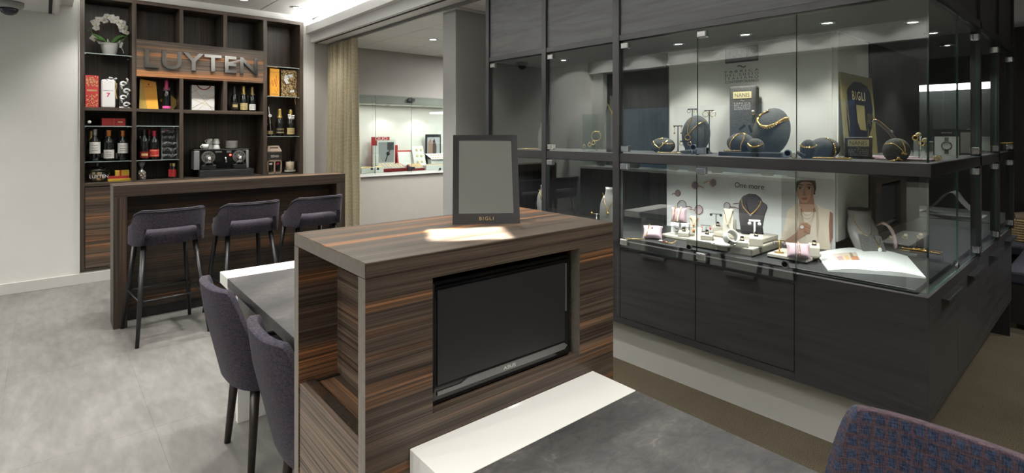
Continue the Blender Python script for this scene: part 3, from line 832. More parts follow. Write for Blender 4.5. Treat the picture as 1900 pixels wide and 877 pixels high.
# last column
bottle('champagne bottle with shield label framed in gold', X_(519, 6.93), 6.93, 1.466, .335, .048, 'champ', M['foil_gold'], M['label_dark'], lz=(.08, .30), extra='band')
b_ = bottle('champagne bottle with a white rosette round its neck', X_(539, 6.93), 6.93, 1.466, .33, .048, 'champ', M['foil_gold'], M['gold_paint'], lz=(.06, .30), extra='lines')
mb = MB()
for k in range(14): mb.ball((.028*math.cos(k*1.9), -.028-.01*math.sin(k*2.1), .215+.009*(k % 6)), (.014, .010, .012), 6, 4)
mb.build('rosette', M['paper'], b_)
bottle('small dark bottle behind the pale rod', X_(501, 6.99), 6.99, 1.466, .22, .032, 'champ', M['foil_black'], M['gold_paint'], lz=(.1, .3))
t = thing('wine_thermometer', 'thin pale rod with a round white dial leaning by the small bottle', 'rod', (X_(501, 6.90), 6.90, 1.466))
MB().tube([(.012, 0, 0), (-.006, .03, .36)], .005, 8).build('rod', M['beige'], t)
MB().tube([(.002, .01, .25), (.002, .002, .25)], .020, 16).build('dial', M['label'], t)
mb = MB()
for k in range(7): mb.tube([(-.006, .03, .355), (-.006+.03*math.cos(k), .03+.012*math.sin(k*2), .365+.02*math.sin(k*1.3))], .002, 5)
mb.build('bow', M['black'], t)
# champagne with the pink foil and its kite-shaped tag
p_ = bottle('champagne bottle with hot pink foil and pink oval label', X_(309, 6.95), 6.95, 1.761, .325, .041, 'champ', M['foil_pink'], M['label_pink'], lz=(.03, .12))
MB().ball((0, -.030, .185), (.014, .008, .016), 10, 6).build('neck_medallion', M['label'], p_)
MB().tube([(-.03, -.02, .235), (0, -.028, .225), (.03, -.02, .24), (.02, -.03, .21), (0, -.03, .225), (-.03, -.03, .205)], .004, 6).build('ribbon', M['pink'], p_)
o = props(MB().prism([(.055, 0, 0), (.118, 0, .085), (.02, 0, .185), (-.07, 0, .10)], (0, .004, 0)).build('gold_envelope', M['gold_card'], None, loc=(X_(310, 7.0), 7.0, 1.763)),
          'gold envelope standing on its corner behind the pink-foiled bottle', 'envelope')
o.rotation_euler = (R(-6), 0, 0)
# boxes and bags of the first column
def gift(name, label, cat, x0, x1, y0, y1, z0, z1, mat, group=None, bevel=.002):
    t = thing(name, label, cat, ((x0+x1)/2, (y0+y1)/2, z0+.0005), 0, group)
    MB().box(-(x1-x0)/2, (x1-x0)/2, -(y1-y0)/2, (y1-y0)/2, 0, z1-z0).build('box_body', mat, t, bevel=bevel, seg=1)
    return t, (x1-x0)/2, (y1-y0)/2, z1-z0
t, hx, hy, hz = gift('gift_box', 'tall red gift box speckled with gold', 'box', X_(157.5, 6.90)+.003, X_(183, 6.90), 6.90, 7.02, 1.762, 2.088, M['red'])
mb = MB(); r_ = random.Random(3)
for k in range(150):
    zz = r_.choice((r_.uniform(.01, .135), r_.uniform(.215, hz-.008))); xx = r_.uniform(-hx+.006, hx-.006); s = r_.uniform(.0022, .0048)
    mb.box(xx-s, xx+s, -hy-.0006, -hy, zz-s, zz+s)
mb.build('gold_speckle', M['gold_paint'], t)['kind'] = 'stuff'
MB().box(-hx*.75, hx*.75, -hy-.0007, -hy, .165, .182).build('gold_band', M['gold_paint'], t)
text('box_lettering', 'NOS OCEANS', M['red_dark'], t, (0, -hy-.0007, .1735), FACE_Y, hx*1.2, .009)
t, hx, hy, hz = gift('bottle_bag', 'crinkled white bottle bag printed with a red 7', 'bag', X_(188, 6.92), X_(214, 6.92), 6.92, 7.03, 1.762, 2.055, M['paper'], bevel=.010)
text('red_seven', '7', M['red'], t, (0, -hy-.001, .135), FACE_Y, None, .045, .001, 1, .02)
text('bag_lettering', 'DOMAINE DU SEPT', M['grey_ink'], t, (0, -hy-.001, .18), FACE_Y, hx*1.4, .007)
mb = MB()
for k in range(16): mb.ball((.02+.045*math.cos(k*1.7), -.03+.02*math.sin(k), hz+.012+.016*math.sin(k*2.3)-.05*(k % 3 == 0)), (.014, .010, .010), 6, 4)
mb.build('ribbon_rosette', M['foil_silver'], t)
MB().tube(smoothpath([(.05, -.03, hz), (.07, -.04, hz-.06), (.062, -.035, hz-.12), (.072, -.04, hz-.2)]), .006, 6).build('gold_ribbon', M['foil_gold'], t)
t, hx, hy, hz = gift('gift_box', 'black gift box with white swirl print beside the upright', 'box', X_(221, 6.92), X_(241.5, 6.92), 6.92, 7.02, 1.762, 2.045, M['label_dark'])
mb = MB()
for a in range(4):
    cz = .035+a*.072; cx = (-1)**a*.014
    mb.tube([(cx+.030*math.cos(q*.5)*(1-.06*q), -hy-.001, cz+.030*math.sin(q*.5)*(1-.06*q)) for q in range(13)], .0125, 5)
    mb.tube([(-cx*1.5, -hy-.001, cz+.02), (-cx*2, -hy-.001, cz+.05), (-cx, -hy-.001, cz+.066)], .0095, 5)
mb.box(-hx, hx, -hy-.001, -hy, .0, .018)
mb.build('swirl_print', M['paper'], t)
# lying red box and bottle
t, hx, hy, hz = gift('gift_box', 'red gift box lying flat on the glass shelf above three wine bottles', 'box', X_(188, 6.96), X_(233, 6.90), 6.90, 7.06, 1.5755, 1.655, M['red'])
MB().box(hx*.02, hx*.035, -hy-.0006, -hy, 0, hz).box(hx*.35, hx*.75, -hy-.0006, -hy, hz*.45, hz*.6).build('gold_print', M['gold_paint'], t)
t = thing('wine_bottle', 'dark bottle lying down beside the red box, neck to the front', 'bottle', (X_(172.5, 6.99), 6.99, 1.5755+.038))
b = MB().lathe([(.0001, -.14), (.034, -.14), (.036, .03), (.014, .09), (.0145, .14), (.0001, .14)], n=16)
b.v = [(-z*.25+x, -z*.95, y) for x, y, z in b.v]; b.v = [(x, y, z) for x, y, z in b.v]
b.build('glass_body', M['bottle'], t)
MB().ball((-.035, -.133, 0), (.016, .006, .016), 12, 6).build('cap', M['label'], t)
# jar of biscuits and the little boxes
jx = X_(181, 6.95)
t = thing('biscuit_jar', 'lidded glass jar lettered LUYTEN with biscuits inside', 'jar', (jx, 6.95, 1.0005))
MB().lathe([(.0001, .002), (.085, 0), (.098, .01), (.106, .05), (.104, .095), (.088, .112)], n=24).build('jar_body', M['glass_dark'], t)
MB().lathe([(.10, .113), (.10, .119), (.055, .148), (.018, .158), (.012, .168), (.02, .18), (.014, .195), (.0001, .20)], n=24).build('jar_lid', M['glass_dark'], t)
mb = MB()
for k in range(26): mb.ball((.05*math.cos(k*2.4)*(.4+.6*(k % 3)/2), .05*math.sin(k*2.4)*(.4+.6*(k % 3)/2), .018+.003*k), (.022, .018, .009), 7, 4, rot=(k*37, k*23, 0))
o = mb.build('biscuits', M['cookie'], t); o['kind'] = 'stuff'
text('jar_lettering', 'LUYTEN', M['label'], t, (0.005, -.108, .060), FACE_Y, .15, .03)
t, *_ = gift('flat_box', 'flat yellow box at the bottom of the small pile by the jar', 'box', X_(200, 6.9), X_(243, 6.9), 6.90, 7.05, 1.0, 1.025, M['yellow'])
t, *_ = gift('flat_box', 'flat red box lying in the middle of the small pile', 'box', X_(201, 6.91), X_(240, 6.91), 6.91, 7.04, 1.026, 1.052, M['red'])
t, hx, hy, hz = gift('gift_box', 'small yellow box with a red ribbon on top of the pile', 'box', X_(214, 6.92), X_(240, 6.92), 6.92, 7.02, 1.053, 1.11, M['yellow'])
MB().box(-hx*.4, -hx*.12, -hy-.001, hy+.001, -.0005, hz+.001).build('ribbon', M['red'], t)
# gold bag
gx0, gx1 = X_(258, 6.95), X_(292, 6.95)
t = thing('gift_bag', 'upright gold and orange envelope bag beside the pink-foiled bottle', 'bag', ((gx0+gx1)/2, 6.97, 1.7605))
h2 = (gx1-gx0)/2
MB().prism([(-h2, -.03, 0), (h2+.01, -.03, 0), (h2-.012, -.01, .30), (-h2+.01, -.01, .325)], (0, .05, 0)).build('bag_body', M['gold_card'], t)
MB().prism([(-h2*.1, -.032, 0), (h2+.009, -.032, 0), (h2-.013, -.0125, .298), (-h2*.7, -.0125, .318)], (0, .0015, 0)).build('front_flap', M['orange'], t)
MB().ball((h2*.05, -.017, .27), (.008, .002, .008), 8, 5).build('seal', M['red_dark'], t)
text('bag_lettering', 'CHAMPAGNE', M['red_dark'], t, (h2*.1, -.0185, .243), FACE_Y, h2*.8, .008)
# rack of wrapped sachets
rx0, rx1 = X_(300, 6.93), X_(329, 6.93)
t = thing('sachet_rack', 'clear rack of five dark cellophane packs next to the red wine', 'rack', ((rx0+rx1)/2, 6.99, 1.2155))
hw = (rx1-rx0)/2
MB().box(-hw, -hw+.004, -.06, .06, 0, .345).box(hw-.004, hw, -.06, .06, 0, .345).box(-hw, hw, -.06, .06, .341, .345).box(-hw, hw, .056, .06, 0, .345).build('rack_frame', M['edge_light'], t)
for k in range(5):
    mb = MB(); z0 = .003+k*.068
    for q in range(9): mb.ball((-hw+.016+q*(2*hw-.032)/8, -.045+.012*math.sin(q*2.1+k), z0+.032+.008*math.sin(q*3.3+k)), (.02, .014, .024), 6, 5, rot=(q*31, k*20, q*17))
    mb.build('wrapped_pack', M['plastic_bag'], t)
MB().ball((-.01, -.06, .315), (.03, .004, .006), 8, 4).ball((.03, -.06, .305), (.02, .004, .005), 8, 4).build('red_sweets', M['red'], t)
# cellophane bag, two small red-labelled bottles
t = thing('cellophane_bag', 'twisted cellophane bag of sweets tied at the neck', 'bag', (X_(263, 6.93), 6.93, 1.0005))
mb = MB().lathe([(.0001, 0), (.036, .002), (.042, .04), (.036, .085), (.012, .115), (.010, .125), (.028, .16), (.034, .19)], n=9, smooth=False)
mb.build('bag_wrap', M['plastic_bag'], t)
mb = MB()
for k in range(16): mb.ball((.024*math.cos(k*2.4), .024*math.sin(k*2.4)-.012, .015+.0045*k), .012, 6, 4)
o = mb.build('sweets', M['brown_card'], t); o['kind'] = 'stuff'
for px, y, n_ in ((317, 6.97, 'behind'), (322.5, 6.91, 'in front')):
    bottle('small clear bottle with an orange-red label, the one %s of the pair' % n_, X_(px, y), y, 1.0, .165, .026, 'mini', M['gold_paint'], M['red'], 'pair of small red-labelled bottles', M['glass_dark'], 'small_bottle', (.12, .6))
# white bag with gold lines
wx0, wx1 = X_(356, 6.93), X_(398, 6.93)
t = thing('gift_bag', 'white paper bag criss-crossed with gold lines, dark red handles', 'bag', ((wx0+wx1)/2, 6.98, 1.7605))
hw = (wx1-wx0)/2
MB().prism([(-hw, -.05, 0), (hw, -.05, 0), (hw, .05, 0), (-hw, .05, 0)], (0, 0, .285)).build('bag_body', M['paper'], t)
mb = MB()
for a, b in (((-1, .02), (1, .17)), ((-1, .13), (1, .03)), ((-.9, .26), (.9, .0)), ((-1, .2), (.1, .285)), ((-.5, .0), (.3, .1))):
    mb.tube([(a[0]*hw, -.0505, a[1]), (b[0]*hw, -.0505, b[1])], .0016, 4)
mb.build('gold_lines', M['gold_paint'], t)
mb = MB().tube([(.045*math.cos(q*PI/12+0)*.9+.02, -.0508, .205+.03*math.sin(q*PI/6)) for q in range(13)], .001, 4)
MB().tube([(.012+.022*math.cos(q*PI/10), -.0508, .155+.022*math.sin(q*PI/10)) for q in range(20)], .0008, 4, closed=True).build('round_crest', M['grey_ink'], t)
MB().tube(smoothpath([(-.062, -.050, .286), (-.045, -.055, .262), (-.012, -.057, .243), (.03, -.057, .245), (.058, -.055, .265), (.072, -.050, .286)]), .006, 6).build('handle', M['red_dark'], t)
# coffee machine
cx0, cx1 = X_(358.5, 6.93), X_(459, 6.93)
cw = (cx1-cx0)/2; cm = (cx0+cx1)/2
t = thing('coffee_machine', 'black two-group capsule coffee machine with chrome heads', 'coffee machine', (cm, 6.95, 1.0005))
MB().box(-cw+.0, cw, -.055, .17, .075, .305).build('machine_body', M['gloss_black'], t, bevel=.008)
MB().box(-cw-.002, -cw+.055, -.065, .10, .085, .30).build('side_tank', M['foil_silver'], t, bevel=.006)
MB().box(cw-.025, cw+.004, -.065, .10, .085, .30).build('side_tank', M['foil_silver'], t, bevel=.006)
MB().box(-cw-.002, cw+.002, -.06, .17, .305, .315).build('cup_tray', M['black'], t, bevel=.002, seg=1)
MB().box(-cw+.045, cw+.045, -.12, .14, .0, .078).build('drip_base', M['black'], t, bevel=.006)
MB().box(-cw+.05, cw+.04, -.118, -.02, .078, .084).build('drip_tray', M['foil_black'], t)
for px in (386.5, 443.5):
    hx = X_(px, 6.89)-cm
    hd = MB().tube([(hx, -.055, .225), (hx, -.066, .225)], .071, 26).build('brew_ring', M['steel'], t)
    MB().tube([(hx, -.066, .225), (hx, -.074, .225)], .055, 24).build('brew_plate', M['chrome'], hd)
    mb = MB()
    for k in range(5):
        a = R(30+k*30); mb.tube([(hx+.05*math.cos(a), -.0755, .225+.046*math.sin(a)), (hx+.05*math.cos(a), -.078, .225+.046*math.sin(a))], .0065, 10)
    mb.build('push_buttons', M['black'], hd)
    MB().tube([(hx, -.074, .215), (hx, -.115, .205), (hx, -.125, .165)], [.034, .032, .022], 16).build('brew_head', M['chrome'], t)
    MB().tube([(hx-.045, -.10, .145), (hx-.02, -.125, .17), (hx, -.13, .16), (hx+.02, -.125, .17), (hx+.045, -.10, .145)], .007, 8).build('lever', M['steel'], t)
    MB().box(hx-.07, hx+.07, -.115, -.056, .085, .135).build('cup_ledge', M['foil_black'], t, bevel=.003, seg=1)
MB().tube([(.03, -.058, .225), (.03, -.10, .215), (.035, -.11, .16)], .011, 12).build('steam_spout', M['chrome'], t)
MB().tube([(.09, -.055, .245), (.09, -.06, .245)], .012, 14).build('power_light', M['led_red'], t)
MB().box(-.07, .0, -.058, -.054, .275, .292).build('maker_badge', M['silver_trim'], t)
MB().box(.05, .10, -.058, -.054, .272, .295).build('cup_counter', M['silver_trim'], t)
def cup(x, y, z, label, flip):
    t = thing('coffee_cup', label, 'cup', (x, y, z), 0, 'white cups on the coffee machine')
    if flip: pr = [(.036, 0), (.0365, .003), (.030, .045), (.022, .058), (.019, .06), (.0001, .06)]
    else: pr = [(.0001, .002), (.02, 0), (.022, .004), (.031, .02), (.036, .06), (.034, .06), (.028, .02), (.0001, .008)]
    MB().lathe(pr, n=20).build('cup_body', M['porcelain'], t)
    MB().tube([(-.033-.018*math.sin(q*PI/8), -.006, .012+.036*q/8) for q in range(9)], .0045, 6).build('cup_handle', M['porcelain'], t)
    return t
zc = 1.0005+.3155
cup(X_(381, 6.93), 6.93, zc, 'white cup standing in front of the stacked cups', False)
for px, y, n_ in ((389.5, 7.0, 'beside the single cup'), (401.5, 6.97, 'towards the plates')):
    cup(X_(px, y), y, zc, 'lower white cup of the upturned pair %s' % n_, True); cup(X_(px, y), y, zc+.061, 'upper white cup of the upturned pair %s' % n_, True)
px_ = X_(429.5, 6.97)
MBs = None
for k in range(8):
    n_ = 'white saucer in the stack on the coffee machine, %s from the bottom' % ('lowest', 'second', 'third', 'fourth', 'fifth', 'sixth', 'seventh', 'topmost')[k]
    if MBs is None:
        MBs = props(MB().lathe([(.0001, .002), (.038, 0), (.04, .004), (.068, .013), (.070, .015), (.066, .015), (.04, .007), (.0001, .006)], n=28).build('saucer', M['porcelain'], None, loc=(px_, 6.97, zc)),
                    'white saucer at the very bottom of the stack on the coffee machine', 'saucer', 'stack of saucers on the coffee machine'); so = MBs
    else:
        so = MBs.copy(); col.objects.link(so); so.location = (px_, 6.97, zc+k*.0112); so['label'] = n_.replace('topmost from the bottom', 'topmost')
# last column boxes
t, hx, hy, hz = gift('champagne_box', 'plain orange champagne box with a scribbled signature', 'box', X_(500.5, 6.92), X_(518.5, 6.92), 6.92, 7.02, 1.9555, 2.31-.01, M['orange'])
mb = MB().tube(smoothpath([(-hx*.8, -hy-.0008, .14), (-hx*.5, -hy-.0008, .20), (-hx*.3, -hy-.0008, .13), (0, -hy-.0008, .22), (hx*.1, -hy-.0008, .15), (hx*.4, -hy-.0008, .27), (hx*.3, -hy-.0008, .12), (hx*.8, -hy-.0008, .24)]), .0016, 4)
mb.tube(smoothpath([(-hx*.1, -hy-.0008, .09), (hx*.4, -hy-.0008, .05), (hx*.6, -hy-.0008, .11)]), .0014, 4); mb.build('signature', M['red'], t)
MB().box(-hx, hx, -hy-.0006, -hy, hz-.045, hz-.042).build('lid_line', M['red_dark'], t)
text('box_lettering', 'CHAMPAGNE', M['grey_ink'], t, (0, -hy-.0006, .028), FACE_Y, hx*1.4, .009)
m = Mat('gold glitter'); v_ = m.n('ShaderNodeTexVoronoi', i_Vector=m.coords((90, 90, 90)), i_Scale=1.0)
m.set(m.ramp(v_.outputs['Color'], [(.2, (.04, .025, .01)), (.5, (.22, .14, .06)), (.8, (.75, .55, .28))]), .35, .5); M['glitter'] = m.m
t, hx, hy, hz = gift('glitter_box', 'gold glittered box with white paper tags', 'box', X_(522, 6.92), X_(551, 6.92), 6.92, 7.02, 1.9555, 2.295, M['glitter'])
for (x, z, a, w_, h_) in ((-.03, .25, 20, .06, .045), (.015, .265, -15, .06, .04), (-.035, .20, 60, .07, .038), (.035, .075, -12, .055, .026)):
    MB().rbox((x, -hy-.002, z), (w_, .001, h_), (0, a, 0)).build('paper_tag', M['paper'], t)
MB().tube(smoothpath([(.05, -hy-.004, .06), (.06, -hy-.014, .03), (.066, -hy-.030, -.004), (.06, -hy-.034, -.05), (.07, -hy-.032, -.09)]), .0035, 5).build('gold_tassel', M['foil_gold'], t)
# carrier with two bottles
kx0, kx1 = X_(496.5, 6.9), X_(523, 6.9)
t = thing('bottle_carrier', 'kraft card carrier with a handle holding two dark bottles', 'carrier', ((kx0+kx1)/2, 6.96, 1.0005))
hw = (kx1-kx0)/2
MB().box(-hw, -hw+.012, -.055, .055, 0, .25).box(hw-.012, hw, -.055, .055, 0, .25).box(-.008, .008, -.055, .055, 0, .165).box(-hw, hw, -.055, .055, 0, .018).box(-hw, hw, -.055, .055, .15, .28).build('carrier_box', M['brown_card'], t)
MB().prism([(-hw, -.055, .28), (hw, -.055, .28), (hw*.75, -.01, .345), (-hw*.75, -.01, .345)], (0, .02, 0)).build('carrier_handle', M['brown_card'], t)
MB().box(-hw*.55, hw*.55, -.034, -.030, .308, .324).build('handle_slot', M['black'], t)
MB().box(-hw, hw, -.0565, -.055, .17, .265).build('dark_band', M['label_dark'], t)
text('band_lettering', 'SENSI', M['label'], t, (0, -.0575, .215), FACE_Y, hw*1.1, .028)
for s, f_ in ((-1, 'label'), (1, 'foil_red')):
    MB().lathe([(.03, .02), (.03, .12), (.013, .148)], (s*hw*.5, -.02, 0), n=14).build('bottle', M['bottle'], t)
    MB().arc((s*hw*.5, -.02, 0), .0306, -130, -50, .11, .135, 6).build('bottle_collar', M[f_], t)
t = thing('candle_glass', 'thick tan candle in a clear glass bowl beside the carrier', 'candle', (X_(538, 6.93), 6.93, 1.0005))
MB().lathe([(.0001, .004), (.062, 0), (.066, .01), (.084, .15), (.082, .15), (.062, .012), (.0001, .010)], n=26).build('glass_bowl', M['glass'], t)
MB().lathe([(.0001, .0125), (.046, .0125), (.048, .02), (.048, .138), (.03, .134), (.0001, .132)], n=22).build('candle', M['wax'], t)
MB().tube([(0, 0, .13), (.002, 0, .156)], .002, 6).build('wick', M['label'], t)
MB().lathe([(.05, .012), (.062, .013), (.066, .03), (.05, .024)], n=22).build('wax_rim', M['label'], t)
# orchid
ox = X_(203, 6.98)
t = thing('potted_orchid', 'white orchid with arched stems in a round white pot on the glass shelf', 'plant', (ox, 6.98, 2.3105))
MB().lathe([(.0001, 0), (.052, 0), (.058, .008), (.074, .09), (.077, .128), (.072, .128), (.066, .10), (.0001, .095)], n=28).build('pot', M['pot'], t)
def leafstrip(pts, wds):
    P = smoothpath(pts, 5); vs = []; n = len(P)
    for i, p in enumerate(P):
        u = i/(n-1); w_ = wds*math.sin(PI*min(1, .12+u*.9))**.7
        d = (P[min(i+1, n-1)]-P[max(i-1, 0)]).normalized(); s_ = d.cross(Vector((0, -.6, .8))).normalized()
        vs += [p-s_*w_, p+Vector((0, 0, -.008)), p+s_*w_]
    return MB().add(vs, [(i*3+k, i*3+k+1, i*3+k+4, i*3+k+3) for i in range(n-1) for k in (0, 1)], 0, True)
for pts in ([(0, 0, .11), (-.06, -.02, .17), (-.12, -.03, .20), (-.155, -.04, .205)], [(0, 0, .11), (.05, -.03, .18), (.10, -.03, .215), (.15, -.02, .215)], [(0, 0, .11), (-.05, -.05, .15), (-.10, -.07, .155), (-.13, -.08, .16)], [(0, 0, .11), (.05, .02, .16), (.1, .02, .17), (.13, .02, .20)]):
    leafstrip(pts, .022).build('leaf', M['leaf'], t)
def hoop(a):  # arched stem over the pot
    return Vector((-.005-.142*math.cos(R(a)), -.01+.02*math.sin(R(a*2)), .225+.155*math.sin(R(a))))
st = [Vector((0, 0, .11)), Vector((-.10, 0, .15))]+[hoop(a) for a in range(0, 110, 10)]
MB().tube(smoothpath(st, 4), .0035, 6).build('stem', M['stem'], t)
st2 = [Vector((.02, 0, .11)), Vector((.11, 0, .16))]+[hoop(a) for a in range(180, 100, -10)]
MB().tube(smoothpath(st2, 4), .0035, 6).build('stem', M['stem'], t)
fm = MB()
for k in range(5):
    a = R(90+k*72); rr = .026 if k in (1, 4) else .021
    fm.ball((math.cos(a)*.022, -.004*(k % 2), math.sin(a)*.020), (rr*.85, .005, rr*.8), 8, 5, rot=(12*(k % 2), -math.degrees(a), 0))
fm.ball((0, -.008, -.003), (.007, .007, .008), 6, 4, 1)
fo = None
for i, (a, dr, dy) in enumerate(((22, -.028, -.03), (36, -.012, -.04), (40, .02, -.02), (56, .012, -.045), (72, -.01, -.03), (82, .022, -.045), (95, .02, -.02), (104, -.015, -.05), (112, .018, -.04), (124, 0, -.05), (134, .02, -.03), (142, -.012, -.045), (152, .012, -.05), (158, -.02, -.03), (168, 0, -.045))):
    p = hoop(a); p = p+Vector((-math.cos(R(a))*dr, dy*.6, math.sin(R(a))*dr))
    if fo is None: fo = fm.build('flower', [M['petal'], M['yellow']], t); f2 = fo
    else: f2 = fo.copy(); col.objects.link(f2)
    f2.location = p; f2.rotation_euler = (R(rnd.uniform(-25, 15)), R(rnd.uniform(-40, 40)), R(rnd.uniform(-35, 35)))
    f2.scale = (rnd.uniform(.8, 1.0),)*3
mb = MB()
for p in ((-.17, -.02, .245), (-.162, -.02, .265), (-.178, -.01, .238), (.148, -.02, .235), (.142, -.02, .222), (.15, -.015, .212)): mb.ball(p, .007, 6, 5)
mb.build('bud', M['stem'], t)
MB().rbox((-.135, -.055, .16), (.055, .001, .05), (10, 35, 0)).build('paper_tag', M['beige'], t)
MB().rbox((.095, -.06, .115), (.022, .001, .06), (0, 15, 0)).build('paper_tag', M['label'], t)
MB().tube(smoothpath([(-.11, -.05, .14), (-.03, -.08, .12), (-.02, -.085, .16), (.0, -.09, .12), (.06, -.085, .13), (.085, -.08, .16), (.08, -.07, .12), (.11, -.06, .06), (.115, -.06, .03)]), .0028, 5).build('ribbon', M['label'], t)
MB().tube(smoothpath([(-.11, -.05, .135), (-.06, -.07, .11), (-.10, -.06, .12), (-.075, -.07, .10)]), .0025, 5).build('ribbon', M['label'], t)

# ================================================================== jewellery showcase: cabinet, glass case
CF, CR = 2.82, .543          # front face (x) and side face (y)
cab = thing('base_cabinet', 'long black oak base cabinet with handles under the glass showcase, on a pale plinth', 'cabinet', (CF, CR, 0))
def cp(mb, name, mat, bevel=.001, par=None, own=cab): return W_(mb, own).build(name, mat, par or own, bevel=bevel, seg=1)
ZB, ZT = .262, .799
cp(MB().box(CF+.02, 3.49, CR+.02, 3.53, ZB, ZT-.004), 'carcass', M['oak_z'], 0); cp(MB().box(3.49, 5.41, CR+.02, 1.095, ZB, ZT-.004), 'carcass', M['oak_z'], 0)
cp(MB().box(CF, CF+.02, CR, 1.079, ZB, ZT), 'fixed_panel', M['oak_y'])
cp(MB().box(CF, CF+.02, 1.079, 3.53, .748, ZT).box(CF, CF+.02, 1.079, 3.53, ZB, .302).box(CF, CF+.02, 2.158, 2.20, .302, .748), 'front_frame', M['oak_y'], 0)
cp(MB().box(CF+.002, CF+.02, 2.204, 3.53, .306, .745), 'door', M['oak_y'])
for y0, y1, ha, hb in ((1.623, 2.155, 1192, 1236), (1.082, 1.619, 1345, 1403)):
    d = cp(MB().box(CF, CF+.018, y0, y1, .305, .745), 'door', M['oak_y'], .0015)
    a, b = atx(ha, 475, CF).y, atx(hb, 475, CF).y
    cp(MB().box(CF-.028, CF+.004, b, a, .7425, .7455).box(CF-.028, CF-.025, b, a, .730, .7425), 'handle', M['graphite'], 0, d)
sx = [2.842, 3.437, 4.012, 4.709, 5.385]
cp(MB().box(CF+.02, 5.41, CR, CR+.02, .745, ZT).box(CF+.02, 5.41, CR, CR+.02, ZB, .30).box(5.387, 5.41, CR, CR+.02, .30, .745), 'side_frame', M['oak_x'], 0)
for i, (ha, hb) in enumerate(((1747, 1774), (1794.6, 1816.5), (1834.5, 1852), (1864, 1877))):
    d = cp(MB().box(sx[i]+.002, sx[i+1]-.002, CR, CR+.018, .304, .742), 'side_door', M['oak_x'], .0015)
    a, b = aty(ha, 500, CR).x, aty(hb, 500, CR).x
    cp(MB().box(a, b, CR-.030, CR+.004, .7425, .7455).box(a, b, CR-.030, CR-.027, .731, .7425), 'handle', M['graphite'], 0, d)
M['plinth'] = plain('pale plinth', (.42, .42, .39), .35)
cp(MB().box(2.87, 2.89, .70, 3.5, 0, ZB), 'plinth', M['plinth'], 0)
cp(MB().box(2.89, 5.3, .78, .80, 0, ZB), 'side_plinth', M['black'], 0)
cp(MB().box(5.36, 5.385, CR+.005, .95, 0, ZB), 'end_leg', M['black'])
cp(MB().box(2.87, 3.48, .595, 3.50, ZT-.004, .815), 'display_board', M['oak_y'], .0015); cp(MB().box(3.48, 5.38, .595, 1.09, ZT-.004, .815), 'display_board', M['oak_y'], 0)

gc = thing('glass_showcase', 'tall glazed two-tier jewellery showcase with graphite posts and grey oak header', 'showcase', (CF, CR, ZT))
def gp(mb, name, mat, bevel=.001, par=None): return cp(mb, name, mat, bevel, par, gc)
for y0, y1 in ((2.146, 2.198), (2.818, 2.864), (3.496, 3.539)):
    gp(MB().box(2.795, 2.84, y0, y1, ZT, 2.655), 'post', M['graphite'], .0015)
for x in (4.013, 4.71, 5.40):
    gp(MB().box(x-.019, x+.019, .53, .575, ZT, 2.655), 'side_post', M['graphite'], .0015)
gp(MB().box(2.802, 2.84, .53, 3.53, 1.313, 1.370), 'middle_rail', M['graphite'], .0015)
gp(MB().box(2.84, 5.41, .53, .572, 1.313, 1.370), 'side_rail', M['graphite'], .0015)
gp(MB().box(2.84, 3.48, .572, 3.50, 1.335, 1.366), 'middle_shelf', M['velvet'], 0); gp(MB().box(3.48, 5.38, .572, 1.09, 1.335, 1.366), 'middle_shelf', M['velvet'], 0)
gp(MB().box(2.80, 2.84, .53, 3.53, 2.097, 2.135), 'header_rail', M['graphite'], .0015)
gp(MB().box(2.84, 5.41, .53, .575, 2.095, 2.135), 'header_rail', M['graphite'], .0015)
for y0, y1 in ((.53, 2.145), (2.199, 2.817), (2.865, 3.495)):
    gp(MB().box(2.812, 2.832, y0, y1, 2.135, 2.655), 'header_panel', M['oak_hdr'], 0)
for x0, x1 in ((2.832, 3.99), (4.033, 4.69), (4.73, 5.38)):
    gp(MB().box(x0, x1, .545, .565, 2.135, 2.655), 'header_panel', M['oak_x'], 0)
M['case_ceil'] = plain('grey case ceiling', (.13, .13, .128), .6)
gp(MB().box(2.84, 3.50, .58, 3.52, 2.10, 2.115), 'case_ceiling', M['case_ceil'], 0); gp(MB().box(3.50, 5.40, .58, 1.10, 2.10, 2.115), 'case_ceiling', M['case_ceil'], 0)
gp(MB().box(3.48, 3.50, 2.235, 3.52, .815, 2.10), 'back_panel', M['oak_z'], 0)
gp(MB().box(4.085, 5.39, 1.095, 1.112, .815, 2.10), 'back_panel', M['oak_z'], 0)
gp(MB().box(2.84, 3.50, 3.515, 3.53, .80, 2.10), 'end_panel', M['oak_z'], 0)
gp(MB().box(3.478, 3.4985, 1.125, 2.205, .82, 2.075), 'wall_panel', M['niche_white'], .002)
gp(MB().box(2.885, 2.915, .64, 3.45, 1.3325, 1.3345), 'shelf_light', M['strip_on'], 0)
def pane(axis, a0, a1, z0, z1, pos, th=.008):
    mb = MB().box(pos, pos+th, a0, a1, z0, z1) if axis == 'x' else MB().box(a0, a1, pos, pos+th, z0, z1)
    o = gp(mb, 'glass_pane', [M['glass'] if axis == 'x' else M['glass_side'], M['edge'], M['edge_light']], 0)
    k = 0 if axis == 'x' else 1
    facemat(o, lambda n, c: abs(n[k]) < .5, 1)
    return o
def clip(o, y, z, axis='x', pos=2.818, w=.058, h=.040):
    c1, c2 = (MB(), MB())
    if axis == 'x':
        c1.box(pos-.012, pos+.020, y-w/2, y+w/2, z-h/2, z+h/2); c2.box(pos-.0135, pos-.011, y-w/2+.006, y+w/2-.006, z-h/2+.006, z+h/2-.006)
    else:
        c1.box(y-w/2, y+w/2, pos-.012, pos+.020, z-h/2, z+h/2); c2.box(y-w/2+.006, y+w/2-.006, pos-.0135, pos-.011, z-h/2+.006, z+h/2-.006)
    gp(c1, 'hinge_clip', M['chrome'], .003, o); gp(c2, 'clip_cover', M['steel'], .001, o)
